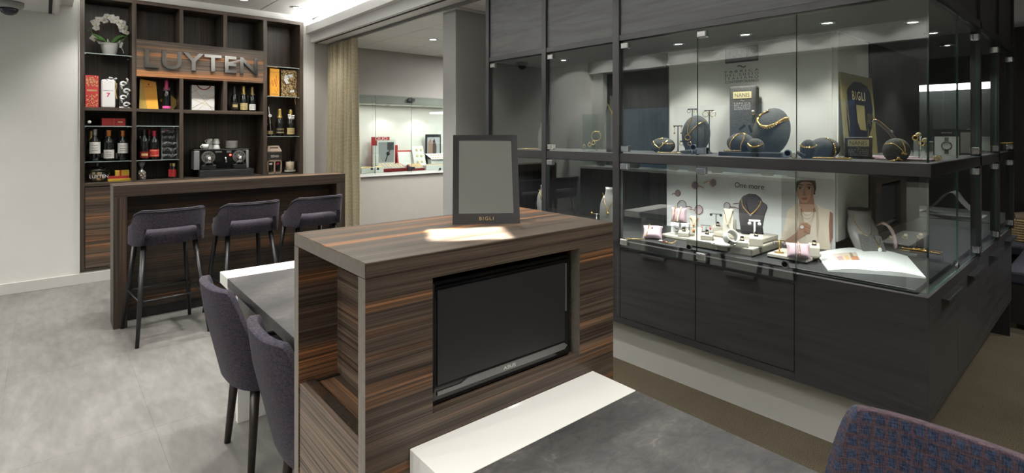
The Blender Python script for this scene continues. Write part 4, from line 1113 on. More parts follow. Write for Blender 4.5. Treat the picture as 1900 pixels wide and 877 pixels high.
def lock(o, p, axis='x'):
    d = Vector((-.014, 0, 0)) if axis == 'x' else Vector((0, -.014, 0))
    gp(MB().tube([p-d*.3, p+d*.4], .018, 18), 'lock_ring', M['chrome'], 0, o)
    gp(MB().tube([p+d*.4, p+d*.6], .013, 18), 'lock_face', M['gloss_black'], 0, o)
for y0, y1, door, lk in ((.540, 1.069, 0, None), (1.071, 1.606, 1, ((1462, 284), (1457, 490))), (1.608, 2.143, 1, ((1287, 273), (1279, 458))), (2.20, 2.815, 1, None), (2.867, 3.494, 1, None)):
    u = pane('x', y0, y1, 1.374, 2.092, 2.816); l = pane('x', y0, y1, .765 if door and y1 < 2.15 else .8165, 1.310, 2.808 if door else 2.816)
    if door:
        for o, za, zb, px in ((u, 1.400, 2.064, 2.816), (l, .80, 1.285, 2.808)):
            clip(o, y1-.031, za, 'x', px); clip(o, y1-.031, zb, 'x', px)
    if lk:
        lock(u, atx(*lk[0], 2.816)); lock(l, atx(*lk[1], 2.808))
for x0, x1, cl in ((2.826, 3.436, 0), (3.438, 3.992, 1), (4.034, 4.69, 1), (4.73, 5.379, 1)):
    u = pane('y', x0, x1, 1.374, 2.092, .541); l = pane('y', x0, x1, .8165, 1.310, .541)
    if cl:
        for o, za, zb in ((u, 1.400, 2.04), (l, .845, 1.285)):
            clip(o, x1-.028, za, 'y', .541); clip(o, x1-.028, zb, 'y', .541)
lock(l, aty(1776, 492, .541), 'y')
# small recessed lamps in the case ceiling
ORD5 = ORD
for i, (x, y) in enumerate(((3.18, 1.05), (3.18, 1.50), (3.18, 1.95), (3.18, 2.45), (3.18, 3.0), (3.5, .74), (3.97, .74), (4.6, .78))):
    downlight(x, y, 2.0995, 10, 'small bright lamp in the showcase ceiling, '+('%s along the front from the corner' % ORD[i] if i < 5 else '%s along the side from the corner' % ORD[i-5]), 'lamps in the showcase ceiling', .032, 105, .55)
for y in (.78, 1.22, 1.66, 2.08, 2.5, 2.92, 3.3):
    l = bpy.data.lights.new('shelf_lamp', 'SPOT'); l.energy = 20 if y < 2.3 else 11; l.color = COOL; l.spot_size = R(104); l.spot_blend = .8; l.shadow_soft_size = .012
    o = bpy.data.objects.new('shelf_lamp', l); col.objects.link(o); o.parent = gc; o.location = (2.90-CF, y-CR, 1.331-ZT); o.rotation_euler = (0, R(-20), 0)

# ------------------------------------------------------------------ lettering on the white wall panel of the case
def on_x(px, py, x): return atx(px, py, x)
def rel(t, v): return (v[0]-t.location[0], v[1]-t.location[1], v[2]-t.location[2])
PX = 3.4775
tl = thing('wall_lettering', 'grey name plate and four lines of lettering on the white showcase panel', 'lettering', on_x(1376, 115, PX))
a, b = on_x(1346, 89, PX), on_x(1407, 84, PX)
c, d = on_x(1346, 118, PX), on_x(1407, 112, PX)
q0, q1, zt, zb = b.y, a.y, (a.z+b.z)/2, (c.z+d.z)/2
M['plate_grey'] = plain('plate grey', (.20, .20, .195), .6); M['plate_dark'] = plain('plate outline', (.07, .07, .07), .6)
cp(MB().box(PX-.003, PX, q0, q1, zb, zt), 'name_plate', M['plate_dark'], 0, None, tl)
cp(MB().box(PX-.004, PX-.003, q0+.007, q1-.007, zb+.007, zt-.007), 'plate_field', M['plate_grey'], 0, None, tl)
text('name', 'NANIS', M['plate_dark'], tl, rel(tl, (PX-.004, (q0+q1)/2, (zb+zt)/2+.006)), FACE_X, (q1-q0)*.76, (zt-zb)*.52)
z = on_x(1376, 123, PX).z
cp(MB().tube([(PX-.001, (q0+q1)/2+.028-.007*k, z+.007*math.sin(k*.78)) for k in range(9)], .0028, 5), 'tilde_mark', M['ink'], 0, None, tl)
for i, s in enumerate(('FABRICA', 'DEL LUSSO', 'ITALIANO', 'CONTEMPORANEO')):
    text('text_line', s, M['grey_ink'], tl, rel(tl, (PX-.001, (q0+q1)/2, on_x(1376, 131.5+i*6.4, PX).z)), FACE_X, (q1-q0)*1.02, .0165, .0008, 1.6 if i < 3 else 1.0)

# ================================================================== jewellery and displays, upper tier
UZ, LZ = 1.3665, .8155
def place(px, x): # point at depth x and size of a pixel there
    a = _ray(px, 247); t = x/a[0]; return Vector((x, a[1]*t, 0)), t/990
FACE = -68
def stand_thing(name, label, cat, px, x, z, rz=FACE, group=None):
    p, m = place(px, x); return thing(name, label, cat, (p.x, p.y, z), rz, group), m
class Bust: pass
def egg(name, label, px, x, z, w, h, d=.8, tilt=0, mat='velvet', rz=FACE, lean=0):
    t, m = stand_thing(name, label, 'display bust', px, x, z, rz)
    rx, ry, rzz = w/2, w/2*d, h/2
    MB().ball((0, 0, h/2-.008), (rx, ry, rzz), 24, 16, rot=(lean, tilt, 0), flat=-(h/2-.0085)).build('display_form', M[mat], t)
    t['_e'] = (rx, ry, rzz, h/2-.008, tilt)
    return t
def on_egg(t, pts, out=.004):
    rx, ry, rz_, cz, tilt = t['_e']; res = []
    for a, b in pts:
        q = a*a+b*b
        if q > .97: k = math.sqrt(.97/q); a *= k; b *= k; q = .97
        v = Vector((a*rx, -ry*math.sqrt(1-q)-out, b*rz_)); v = Euler((0, R(tilt), 0)).to_matrix() @ v
        res.append(v+Vector((0, 0, cz)))
    return res
def jewel(name, label, cat, t, mb, mat, group=None, parts=()):
    """a piece of jewellery lying on the display thing t: a thing of its own at the same place"""
    j = thing(name, label, cat, t.location, math.degrees(t.rotation_euler.z), group)
    mb.build('chain', mat, j)
    for nm, m2, mt in parts: m2.build(nm, mt, j)
    return j
def ring_mb(c, r, w, axis='y', n=18, tr=.002):
    mb = MB(); pts = []
    for k in range(n):
        a = 2*PI*k/n
        d = {'y': (math.cos(a), 0, math.sin(a)), 'z': (math.cos(a), math.sin(a), 0), 'x': (0, math.cos(a), math.sin(a))}[axis]
        pts.append(Vector(c)+Vector(d)*r)
    return mb.tube(pts, tr, 6, closed=True)
def tstand(label, px, x, z, h, w=.075, mat='ink', group=None, gold=True, drop=.02, kind='hoop'):
    t, m = stand_thing('earring_stand', label, 'earring stand', px, x, z, FACE, group)
    MB().lathe([(.0001, 0), (.024, 0), (.022, .004), (.006, .014), (.004, .03), (.0035, h-.004)], n=14).build('stem', M[mat], t)
    MB().box(-w/2, w/2, -.004, .004, h-.006, h).build('crossbar', M[mat], t)
    j = thing('earrings', 'gold earrings on the '+label, 'earrings', t.location, FACE, 'earrings on the stands')
    for s in (-1, 1):
        if kind == 'hoop': ring_mb((s*w*.36, -.006, h-.006-drop*.6), drop*.55, 0, 'y', 12, .0022).build('hoop', M['gold'], j)
        else:
            mb = MB().ball((s*w*.36, -.006, h-.008), .005, 8, 6).ball((s*w*.36, -.006, h-drop-.006), .006, 8, 6).tube([(s*w*.36, -.006, h-.01), (s*w*.36, -.006, h-drop)], .0012, 5); mb.build('drop', M['gold'], j)
    return t
# --- left bays (upper)
def neckbust(label, px, x, z, w, h, mat='satin_grey', rz=FACE):
    t, m = stand_thing('necklace_bust', label, 'display bust', px, x, z, rz)
    pr = [(.0001, 0), (w*.40, 0), (w*.46, h*.12), (w*.5, h*.40), (w*.46, h*.62), (w*.34, h*.76), (w*.22, h*.84), (w*.19, h*.93), (w*.21, h), (.0001, h*.99)]
    MB().lathe(pr, n=24, sy=.55).build('display_form', M[mat], t); t['_n'] = (w, h)
    return t
def neckchain(t, label, mat='gold', rr=.0028, drop=.42, pend='gem'):
    w, h = t['_n']
    pts = []
    for k in range(15):
        a = PI*k/14; xx = -math.cos(a); f = 1-abs(xx)**1.4
        zz = h*(.86-drop*f); rad = w*(.20+.27*min(1, max(0, (.86-zz/h)/.25)))
        X_l = xx*w*(.22+.12*(1-f)); Y_l = -.55*math.sqrt(max(0, rad*rad-X_l*X_l))-.004
        pts.append((X_l, Y_l, zz))
    low = pts[7]
    pr = [('pendant', MB().ball((low[0], low[1]-.004, low[2]-.012), (.009, .005, .012), 10, 7), M['gold'])]
    return jewel('necklace', label, 'necklace', t, MB().tube(smoothpath(pts, 2), rr, 6), M[mat], None, pr)
b = neckbust('slim grey bust half hidden by the post nearest the pillar, upper tier', 1007, 3.12, UZ, .085, .22)
b = neckbust('tall grey bust beside the wide post, upper tier', 1138, 3.05, UZ, .125, .40)
neckchain(b, 'gold collar on the tall grey bust, upper tier', drop=.16, rr=.004)
t, m = stand_thing('bracelet', 'gold beaded bracelet lying flat near the mirror frame, upper tier', 'bracelet', 985, 3.0, UZ)
beads([(-.075+.15*k/12, .01*math.sin(k), .006) for k in range(13)], .0062, .012).build('chain', M['gold'], t)
for i, (px, x, h, r_, g_) in enumerate(((1084, 3.05, .035, .011, 'lowest'), (1094, 3.0, .05, .012, 'middle'), (1101, 3.05, .062, .013, 'highest'))):
    t, m = stand_thing('ring', 'gold ring standing on a small clear riser in the second bay, %s of three' % g_, 'ring', px, x, UZ, FACE, 'rings in the second bay')
    MB().box(-.012, .012, -.012, .012, 0, h-.012).build('riser', M['glass'], t)
    ring_mb((0, 0, h), r_, 0, 'y', 14, .0028).build('band', M['gold'], t); MB().gem((0, -.002, h+r_+.004), .009).build('stone', M['rose'], t)
t, m = stand_thing('bangle', 'large round gold bangle standing upright in the second bay', 'bangle', 1106, 3.12, UZ)
MB().lathe([(.0001, 0), (.015, 0), (.004, .006), (.003, .075)], n=10).build('stem', M['chrome'], t)
ring_mb((0, 0, .112), .036, 0, 'y', 24, .0035).build('band', M['gold'], t)
# --- third bay (upper)
t = egg('bracelet_cushion', 'small charcoal cushion with a Y-shaped gold chain, first in the upper tier', 1230, 3.20, UZ, .165, .112, .8)
jewel('necklace', 'gold Y-chain draped over the small charcoal cushion', 'necklace', t,
      MB().tube(smoothpath(on_egg(t, [(-.7, .55), (-.55, .2), (-.3, -.1), (-.1, -.2), (.2, .25), (.5, .7)])), .004, 6).tube(smoothpath(on_egg(t, [(-.1, -.2), (-.15, -.5), (-.3, -.85)])+[Vector((-.03, -.075, .004)), Vector((.06, -.085, .004)), Vector((.2, -.07, .004))]), .0035, 6), M['gold'], None,
      [('clasp', MB().tube(on_egg(t, [(-.2, .75), (.0, .9), (.1, .88)]), .005, 6), M['gold'])])
j = jewel('bracelet', 'short gold bracelet with round drops on the small charcoal cushion', 'bracelet', t, beads(on_egg(t, [(.15, .35), (.4, .25), (.7, .2), (.9, .3)]), .0042, .008), M['gold'])
tstand('short black T-stand between the small cushion and the tall bust', 1272, 3.10, UZ, .085, .07)
tstand('middle black T-stand behind the small cushion', 1258, 3.22, UZ, .185, .062, drop=.045, kind='drop')
tstand('tallest black T-stand behind the oval bust with the pendant', 1284.5, 3.40, UZ, .305, .062)
tstand('tall black T-stand on the other side of the oval bust', 1316, 3.27, UZ, .285, .062, drop=.034)
t = egg('necklace_bust', 'oval charcoal bust with a gold chain and ring pendant', 1291, 3.30, UZ, .185, .262, .7, 6)
jewel('necklace', 'fine gold chain with a ring pendant on the oval bust', 'necklace', t, MB().tube(smoothpath(on_egg(t, [(-.35, .85), (-.5, .4), (-.42, .0), (-.15, .28), (.25, .58), (.62, .75)])), .0036, 6), M['gold'], None,
      [('ring_pendant', ring_mb(tuple(on_egg(t, [(-.44, -.17)], .008)[0]), .017, 0, 'y', 16, .0045), M['gold'])])
t, m = stand_thing('ring_cone', 'black ring cone lying down with two silver rings, front edge of the upper tier', 'ring holder', 1283, 3.0, UZ)
MB().tube([(-.07, .02, .018), (.05, -.01, .022)], [.006, .020], 12).build('cone', M['velvet'], t)
for x in (.005, .03): MB().tube([(x+.019*0, .006+.021*math.cos(2*PI*k/14), .021+.021*math.sin(2*PI*k/14)) for k in range(14)], .004, 6, closed=True).build('ring', M['chrome'], t)
# NANIS display stand
t, m = stand_thing('brand_stand', 'tall black display stand with a gold NANIS plate and faint pattern', 'display stand', 1380, 3.37, UZ, -82)
w2 = .082
MB().box(-w2, w2, -.03, .05, 0, .435).build('stand_body', M['velvet'], t, bevel=.012)
MB().box(-.056, .056, -.0325, -.029, .355, .398).build('gold_plate', M['cream_gold'], t)
text('plate_lettering', 'NANIS', M['grey_ink'], t, (0, -.0325, .3765), FACE_Y, .09, .026)
for i, s in enumerate(('FABRICA', 'DEL LUSSO', 'ITALIANO', 'CONTEMPORANEO')): text('text_line', s, M['label'], t, (0, -.0302, .325-.0125*i), FACE_Y, .10, .0085, .0006, 1.3 if i < 3 else 1)
MB().tube([(-.012+.003*k, -.031, .341+.003*math.sin(k*.78)) for k in range(9)], .0012, 5).build('tilde_mark', M['label'], t)
for x, z, a in ((-.05, .10, 35), (.0, .17, -40), (.045, .09, 35), (.05, .16, 70)):
    MB().rbox((x, -.0302, z), (.048, .001, .016), (0, a, 0)).build('pattern_patch', M['black'], t)
t2 = thing('ring', 'single pearl-topped ring on the edge of the black NANIS stand', 'ring', (t.location.x-.04, t.location.y-.09, UZ+.27), -82)
t2.location = (3.37-.035, t.location.y-.075, UZ+.27); MB().ball((0, 0, 0), .009, 10, 8).build('pearl', M['label'], t2); ring_mb((0, 0, -.012), .009, 0, 'y', 12, .002).build('band', M['gold'], t2)
# black tray and forms
p0, _ = place(1325, 2.98); p1, _ = place(1441, 2.98)
t = thing('display_tray', 'long low black tray under the charcoal forms, upper tier', 'tray', (3.10, (p0.y+p1.y)/2, UZ))
MB().box(-.07, .09, -(p0.y-p1.y)/2, (p0.y-p1.y)/2, 0, .024).build('tray_body', M['black'], t, bevel=.002, seg=1)
TZ = UZ+.0245
t = egg('bracelet_cushion', 'reclining charcoal oval with two gold strands on the black tray', 1374, 3.12, TZ, .155, .118, .75)
jewel('necklace', 'double gold rope strand over the reclining charcoal oval', 'necklace', t, beads(smoothpath(on_egg(t, [(-.75, -.8), (-.72, -.1), (-.45, .55), (-.1, .88), (.3, .92), (.22, .3), (.08, -.2), (.05, -.85)]), 5), .0052, .0075), M['gold'], None,
      [('lying_strand', beads([(-.085, -.062, .006), (.01, -.066, .006)], .005, .008), M['gold'])])
t = egg('bracelet_cushion', 'small charcoal knob with a gold bangle, beside the reclining oval', 1402, 3.09, TZ, .092, .088, .9)
jewel('bangle', 'twisted gold bangle over the small charcoal knob', 'bangle', t, beads(smoothpath(on_egg(t, [(-.86, .25), (-.6, -.02), (-.1, -.12), (.4, 0), (.86, .3)], .005), 5), .0055, .008), M['gold'])
t = egg('necklace_bust', 'large tilted charcoal bust wearing a chunky gold necklace', 1431, 3.30, UZ, .205, .295, .75, 12)
jewel('necklace', 'chunky gold cluster necklace on the large charcoal bust', 'necklace', t, beads(smoothpath(on_egg(t, [(-.45, .82), (-.78, .58), (-.86, .40), (-.68, .22), (-.3, .18), (.1, .35), (.5, .62), (.7, .68)], .008), 5), .0085, .0105, n=5, m=3), M['gold'], None,
      [('outer_beads', beads(smoothpath(on_egg(t, [(-.82, .52), (-.80, .30), (-.5, .12), (-.1, .16), (.3, .42), (.78, .64)], .012), 5), .0055, .013), M['gold'])])
t, m = stand_thing('ring', 'chunky silver ring lying at the front edge near the door joint', 'ring', 1459, 2.98, UZ)
ring_mb((0, 0, .018), .015, 0, 'y', 16, .005).build('band', M['chrome'], t)
t, m = stand_thing('ring', 'gold ring with a small cream stone beside the silver ring', 'ring', 1473, 2.98, UZ)
ring_mb((0, 0, .013), .011, 0, 'y', 14, .003).build('band', M['gold'], t); MB().ball((0, -.002, .028), .007, 8, 6).build('stone', M['label'], t)
# --- fourth bay (upper)
t = egg('bracelet_cushion', 'small charcoal knob with a cream and gold bracelet, fixed bay', 1500, 3.07, UZ, .082, .108, .9)
jewel('bracelet', 'cream and gold bead bracelet on the small knob of the fixed bay', 'bracelet', t, beads(smoothpath(on_egg(t, [(-.88, .45), (-.6, .25), (0, .2), (.5, .25), (.88, .4)], .006), 5), .0065, .011), M['gold'])
t = egg('bracelet_cushion', 'reclining charcoal oval with a gold ball chain, fixed bay', 1529, 3.20, UZ, .152, .118, .7)
jewel('necklace', 'gold ball chain over the reclining oval of the fixed bay', 'necklace', t, beads(smoothpath(on_egg(t, [(.1, .95), (.5, .6), (.62, .1), (.66, -.4), (.62, -.9)]), 5), .005, .011), M['gold'])
t, m = stand_thing('bracelet', 'gold link bracelet laid flat in front of the reclining oval', 'bracelet', 1545, 3.02, UZ)
beads([(-.085+.17*k/14, .006*math.sin(k*1.3), .006) for k in range(15)], .006, .0085).build('chain', M['gold'], t)
t, m = stand_thing('ring', 'pale ring on a charcoal finger form next to the small knob', 'ring', 1484, 2.98, UZ)
MB().tube([(.02, 0, .01), (-.012, .004, .034)], [.012, .007], 10).build('finger_form', M['velvet'], t); ring_mb((-.008, .003, .032), .011, 0, 'x', 12, .003).build('band', M['rose'], t)
# black NANIS block
t, m = stand_thing('brand_block', 'black block with a gold NANIS plate in front of the gold poster', 'brand sign', 1592, 3.25, UZ, -72)
MB().box(-.062, .062, -.03, .04, .004, .112).build('block_body', M['velvet'], t, bevel=.003, seg=1); MB().box(-.085, .07, -.06, .045, 0, .005).build('base_plate', M['black'], t)
MB().box(-.047, .047, -.0315, -.0295, .064, .100).build('gold_plate', M['cream_gold'], t)
text('plate_lettering', 'NANIS', M['grey_ink'], t, (0, -.0315, .082), FACE_Y, .076, .022)
for i, s in enumerate(('FABRICA', 'DEL LUSSO', 'ITALIANO', 'CONTEMPORANEO')): text('text_line', s, M['label'], t, (0, -.0303, .046-.0095*i), FACE_Y, .088, .0062, .0006, 1.3 if i < 3 else 1)
MB().tube([(-.010+.0025*k, -.0305, .056+.002*math.sin(k*.78)) for k in range(9)], .001, 5).build('tilde_mark', M['label'], t)
# gold and black poster panel leaning on the side of the white block
t = thing('poster_board', 'gold poster panel with a black brushed shape and the name BIGLI', 'poster', (3.81, 1.055, UZ))
PW = .295
def tiltp(o): o.rotation_euler = (R(-4), 0, 0); return o
M['gold_panel'] = plain('matt gold panel', (.27, .225, .10), .45, .2, var=.1, vs=20)
M['navy'] = plain('navy black print', (.012, .014, .026), .4)
tiltp(MB().box(-PW, PW, 0, .012, 0, .495).build('panel', M['gold_panel'], t))
shape = [(-.23, .06), (-.2, .02), (.02, .015), (.10, .05), (.12, .10), (.20, .16), (.24, .22), (.262, .30), (.24, .39), (.18, .435), (.06, .455), (-.08, .45), (-.13, .43), (-.2, .40), (-.245, .33), (-.25, .2)]
tiltp(MB().prism([(x, -.0008, z) for x, z in shape], (0, .0009, 0)).build('brush_shape', M['navy'], t))
mb = MB(); r_ = random.Random(5)
for k in range(46):
    z = .03+.20*r_.random(); x = .06+.17*r_.random()+(z-.03)*.3; h = r_.uniform(.01, .05)
    mb.box(x, x+.004, -.0016, -.0008, z, z+h)
for k in range(20):
    z = .10+.26*r_.random(); x = -.245+.03*r_.random(); mb.box(x, x+.004, -.0016, -.0008, z, z+r_.uniform(.02, .06))
tiltp(mb.build('brush_streaks', M['gold_panel'], t))
tiltp(MB().prism([(-.07, -.0016, .31), (.09, -.0016, .305), (.09, -.0016, .15), (-.02, -.0016, .155), (-.06, -.0016, .20)], (0, .0008, 0)).build('gold_window', M['gold_panel'], t))
o = text('name_lettering', 'BIGLI', M['cream_gold'], t, (0, 0, 0), FACE_Y, .24, .055, .0008, 1.3); o.rotation_euler = (R(86), 0, 0); o.location = (-.005, -.0009+.365*math.sin(R(4)), .365*math.cos(R(4)))
tiltp(MB().box(.13, .20, -.0016, -.0008, .07, .115).build('price_card', M['cream_gold'], t))
# egg stone with pendant, curved stand, rings
t = egg('necklace_bust', 'grey stone-like egg with a gold pendant near the glass corner', 1663, 3.10, UZ, .114, .118, .85, 0, 'velvet')
jewel('necklace', 'gold wire with a small pendant on the grey egg by the glass corner', 'necklace', t, MB().tube(smoothpath(on_egg(t, [(-.85, .5), (-.3, .55), (.2, .1), (.42, -.2), (.45, .3), (.25, .88)])), .0026, 6), M['gold'], None,
      [('pendant', MB().ball(tuple(on_egg(t, [(.45, -.25)], .006)[0]), (.010, .006, .008), 8, 6).ball(tuple(on_egg(t, [(.28, -.22)], .006)[0]), .007, 8, 6), M['gold'])])
t, m = stand_thing('ring', 'gold ring lying in front of the grey egg by the glass corner', 'ring', 1664, 2.98, UZ)
MB().tube([(-.03, 0, .004), (-.005, 0, .008), (.005, 0, .016), (.025, 0, .006)], .003, 6).ball((.006, -.002, .018), .007, 8, 6).build('band', M['gold'], t)
t, m = stand_thing('bracelet_stand', 'curved pale grey stand with a rose gold bracelet behind the grey egg', 'bracelet stand', 1645, 3.28, UZ)
P = smoothpath([(.05, 0, .0), (.045, 0, .06), (.01, 0, .13), (-.04, 0, .185), (-.065, 0, .195)], 6); vs = []
for p in P: vs += [p+Vector((0, -.016, 0)), p+Vector((.010, -.016, .006)), p+Vector((.010, .016, .006)), p+Vector((0, .016, 0))]
n = len(P); M_b = MB().add(vs, [(i*4+k, i*4+(k+1) % 4, i*4+4+(k+1) % 4, i*4+4+k) for i in range(n-1) for k in range(4)]+[(0, 1, 2, 3), (n*4-1, n*4-2, n*4-3, n*4-4)], 0, False); M_b.build('curved_strip', M['satin_grey'], t)
j = thing('bracelet', 'rose gold bracelet with a bright stone on the curved pale stand', 'bracelet', t.location, FACE)
MB().tube([p+Vector((.010, -.004, .010)) for p in P[9:]], .0026, 6).build('chain', M['rose'], j); MB().gem(P[12]+Vector((.012, -.006, .012)), .010).build('stone', M['chrome'], j)
for px, x, h, n_ in ((1700, 3.25, .10, 'taller'), (1712, 3.10, .075, 'lower')):
    t, m = stand_thing('ring_riser', '%s clear acrylic riser holding a gold ring near the glass corner' % n_, 'riser', px, x, UZ)
    MB().box(-.013, .013, -.013, .013, 0, h).build('acrylic_block', M['glass'], t)
    j = thing('ring', 'gold ring with a pale stone on the %s clear riser' % n_, 'ring', (t.location.x, t.location.y, UZ+h), FACE)
    ring_mb((-.004, 0, .011), .011, 0, 'y', 14, .0035).build('band', M['gold'], j); MB().ball((.008, -.003, .028), (.012, .008, .009), 8, 6).build('stone', M['cream_gold'], j)
for k, (px, x) in enumerate(((1665, 3.36), (1685, 3.12))):
    t, m = stand_thing('display_tray', ('far' if k == 0 else 'near')+' flat pinkish tray edge behind the grey egg', 'tray', px, x+.06, UZ, -90)
    MB().box(-.13, .10, -.04, .04, 0, .010).build('tray_body', M['pink'], t, bevel=.002, seg=1)
# watch card in the side bay
t = thing('poster_card', 'small framed grey card picturing a wristwatch in the side bay', 'poster', (4.10, .70, UZ), -90)
MB().box(-.058, .058, 0, .008, 0, .155).build('card', M['grey_card'], t)
MB().box(-.060, .060, -.001, .009, .115, .158).build('black_header', M['black'], t); MB().box(-.064, -.058, -.002, .010, 0, .158).box(.058, .064, -.002, .010, 0, .158).build('frame', M['black'], t)
mb = MB().tube([(.024*math.cos(2*PI*k/22), -.001, .058+.024*math.sin(2*PI*k/22)) for k in range(22)], .0035, 5, closed=True).box(-.010, .010, -.0012, 0, .082, .108).box(-.010, .010, -.0012, 0, .008, .034); mb.build('watch_print', M['plate_dark'], t)
text('card_lettering', 'SWISS MADE', M['grey_card'], t, (0, -.001, .136), FACE_Y, .05, .008)
t = thing('picture_frame', 'black upright picture frame beside the wristwatch card', 'frame', (4.28, .63, UZ), -90)
MB().box(-.05, .05, 0, .012, 0, .010).box(-.05, .05, 0, .012, .145, .155).box(-.05, -.042, 0, .012, .01, .145).box(.042, .05, 0, .012, .01, .145).build('frame', M['black'], t)
MB().box(-.042, .042, .004, .008, .01, .145).build('picture', M['satin_grey'], t)
for px, x in ((1742, 3.35), (1738, 3.2)):
    t, m = stand_thing('ring', 'gold ring lying on the shelf just %s the glass corner' % ('past' if x > 3.3 else 'inside'), 'ring', px, x, UZ)
    ring_mb((0, 0, .011), .010, 0, 'y', 12, .003).build('band', M['gold'], t)
t, m = stand_thing('ring', 'gold ring on a small pin at the far end of the side bay', 'ring', 1868, 5.15, UZ)
MB().tube([(0, 0, 0), (0, 0, .06)], .003, 6).build('pin', M['chrome'], t); MB().tube([(-.035, 0, .062), (.035, 0, .066)], .006, 8).build('band', M['gold'], t)

# ================================================================== lower tier of the showcase
# printed poster board behind the display
BX = 3.462
def zq(x, y): return (1450+x*.3194, 290+y*.3194)      # measured picture points -> photo pixels
def onb(px, py, off=0): v = atx(px, py, BX); return Vector((BX-off, v.y, v.z))
pl, pr_, pm = onb(1237, 318), onb(1549, 330), onb(1475, 330)
pb = thing('advertising_board', 'white advertising board with a woman in a cream jacket and the words One more', 'poster', (BX, pm.y, LZ))
cp(MB().box(BX+.001, BX+.014, pr_.y, pl.y, LZ+.0005, 1.292), 'board', M['paper'], 0, None, pb)
SK = {}
def print_(nm, c):
    if nm not in SK: SK[nm] = plain('print '+nm, c, .6)
    return SK[nm]
skin = print_('skin', (.42, .245, .17)); skin_d = print_('skin shade', (.28, .135, .085)); hairm = print_('hair', (.025, .014, .010)); cream = print_('cream cloth', (.66, .56, .44)); cream_d = print_('cream fold', (.47, .385, .29))
blouse = print_('pale blouse', (.72, .63, .52)); lipm = print_('lips', (.33, .075, .06)); whit = print_('eye white', (.42, .34, .29)); greyp = print_('backdrop grey', (.50, .49, .47)); lilac = print_('lilac stone', (.30, .22, .28)); pinkp = print_('pink stone', (.62, .47, .50))
layer = [0]
def flat(nm, pts, mat, par=None, own=None, zoom=True):
    layer[0] += 1; off = .0006*layer[0]
    P_ = [onb(*(zq(*p) if zoom else p), off) for p in pts]
    return cp(MB().prism(P_, (.0005, 0, 0)), nm, mat, 0, par, own or pb)
def oval(cx, cy, rx, ry, n=18, a=0, a0=0, a1=360):
    ca_, sa_ = math.cos(R(a)), math.sin(R(a)); out = []
    for k in range(n):
        t_ = R(a0+(a1-a0)*k/(n if a1-a0 >= 360 else n-1)); x, y = rx*math.cos(t_), ry*math.sin(t_); out.append((cx+x*ca_-y*sa_, cy+x*sa_+y*ca_))
    return out
flat('printed_backdrop', [(-690+690, 110), (308, 135), (308, 575), (0, 575)], greyp)
flat('printed_hair', [q for q in oval(142, 178, 66, 62, 26) if q[1] > 139]+[(150, 139)] if 0 else [(x, max(139, y)) for x, y in oval(142, 182, 60, 56, 28)], hairm)
flat('printed_neck', [(104, 232), (186, 228), (192, 285), (206, 330), (120, 330), (104, 285)], skin_d)
flat('printed_face', oval(139, 203, 50, 66, 24, 4), skin)
flat('printed_face_shade', [(176, 160), (187, 200), (184, 235), (165, 262), (150, 268), (170, 235), (174, 200)], skin_d)
flat('printed_hair_front', [(88, 140), (198, 140), (203, 170), (193, 200), (189, 174), (180, 158), (165, 149), (140, 146), (118, 149), (104, 159), (95, 178), (90, 200), (82, 170)], hairm)
flat('printed_chest', [(104, 275), (190, 278), (206, 330), (196, 420), (150, 440), (118, 330)], skin)
flat('printed_blouse', [(118, 322), (204, 322), (208, 570), (130, 570), (150, 440)], blouse)
flat('printed_jacket', [(96, 262), (122, 330), (150, 440), (128, 570), (-30, 575), (0, 470), (20, 400), (36, 318)], cream)
flat('printed_jacket', [(192, 262), (240, 300), (296, 312), (300, 400), (282, 570), (204, 570), (206, 420), (210, 330)], cream)
flat('printed_lapel', [(96, 262), (114, 300), (140, 400), (150, 440), (134, 470), (104, 400), (88, 320)], cream_d)
flat('printed_lapel', [(194, 264), (216, 300), (222, 400), (212, 480), (206, 420), (208, 330)], cream_d)
flat('printed_sleeve_shade', [(284, 318), (300, 330), (300, 470), (284, 510), (278, 400)], print_('arm shade', (.22, .10, .07)))
flat('printed_forearm', [(-25, 545), (20, 490), (92, 440), (112, 405), (140, 400), (150, 450), (96, 486), (40, 545), (10, 572)], skin)
flat('printed_hand', [(92, 440), (104, 402), (120, 386), (150, 385), (168, 396), (172, 410), (166, 448), (140, 450), (112, 462)], skin)
for k in range(4): flat('printed_finger', [(120+k*4, 390+k*14), (140, 386+k*15), (172-k*2, 402+k*14), (174-k*3, 410+k*13), (150, 398+k*15), (124+k*4, 400+k*14)], print_('finger line %d' % (k % 2), (.40-.08*(k % 2), .20-.05*(k % 2), .12-.03*(k % 2))))
for ex, ey in ((113, 184), (166, 184)):
    flat('printed_eye', oval(ex, ey, 13, 5.5, 14, 3), whit); flat('printed_iris', oval(ex, ey-.5, 6.5, 6.5, 12), hairm)
    flat('printed_lid', [(ex-18, ey-3), (ex-8, ey-10), (ex+8, ey-10), (ex+18, ey-3), (ex+8, ey-6), (ex-8, ey-6)], hairm)
    flat('printed_brow', [(ex-20, ey-18), (ex-4, ey-25), (ex+20, ey-20), (ex+18, ey-15), (ex-4, ey-19)], hairm)
flat('printed_nose', [(133, 190), (140, 188), (143, 215), (150, 222), (140, 228), (128, 222), (134, 214)], skin_d)
flat('printed_lips', [(118, 242), (132, 237), (139, 239), (146, 237), (160, 242), (146, 252), (132, 252)], lipm)
flat('printed_earring', oval(198, 214, 6, 7, 10), hairm)
for k, (dx, dy) in enumerate(((34, 40), (38, 62), (40, 84))):
    P_ = [onb(*zq(158+dx*math.cos(R(180-q*18)), 300+dy*math.sin(R(q*18))), .0006*(layer[0]+4)) for q in range(11)]
    cp(MB().tube(P_, .0009, 4), 'printed_necklace', M['rose'], 0, None, pb)
flat('printed_ring', oval(126, 408, 11, 10, 10), M['label'])
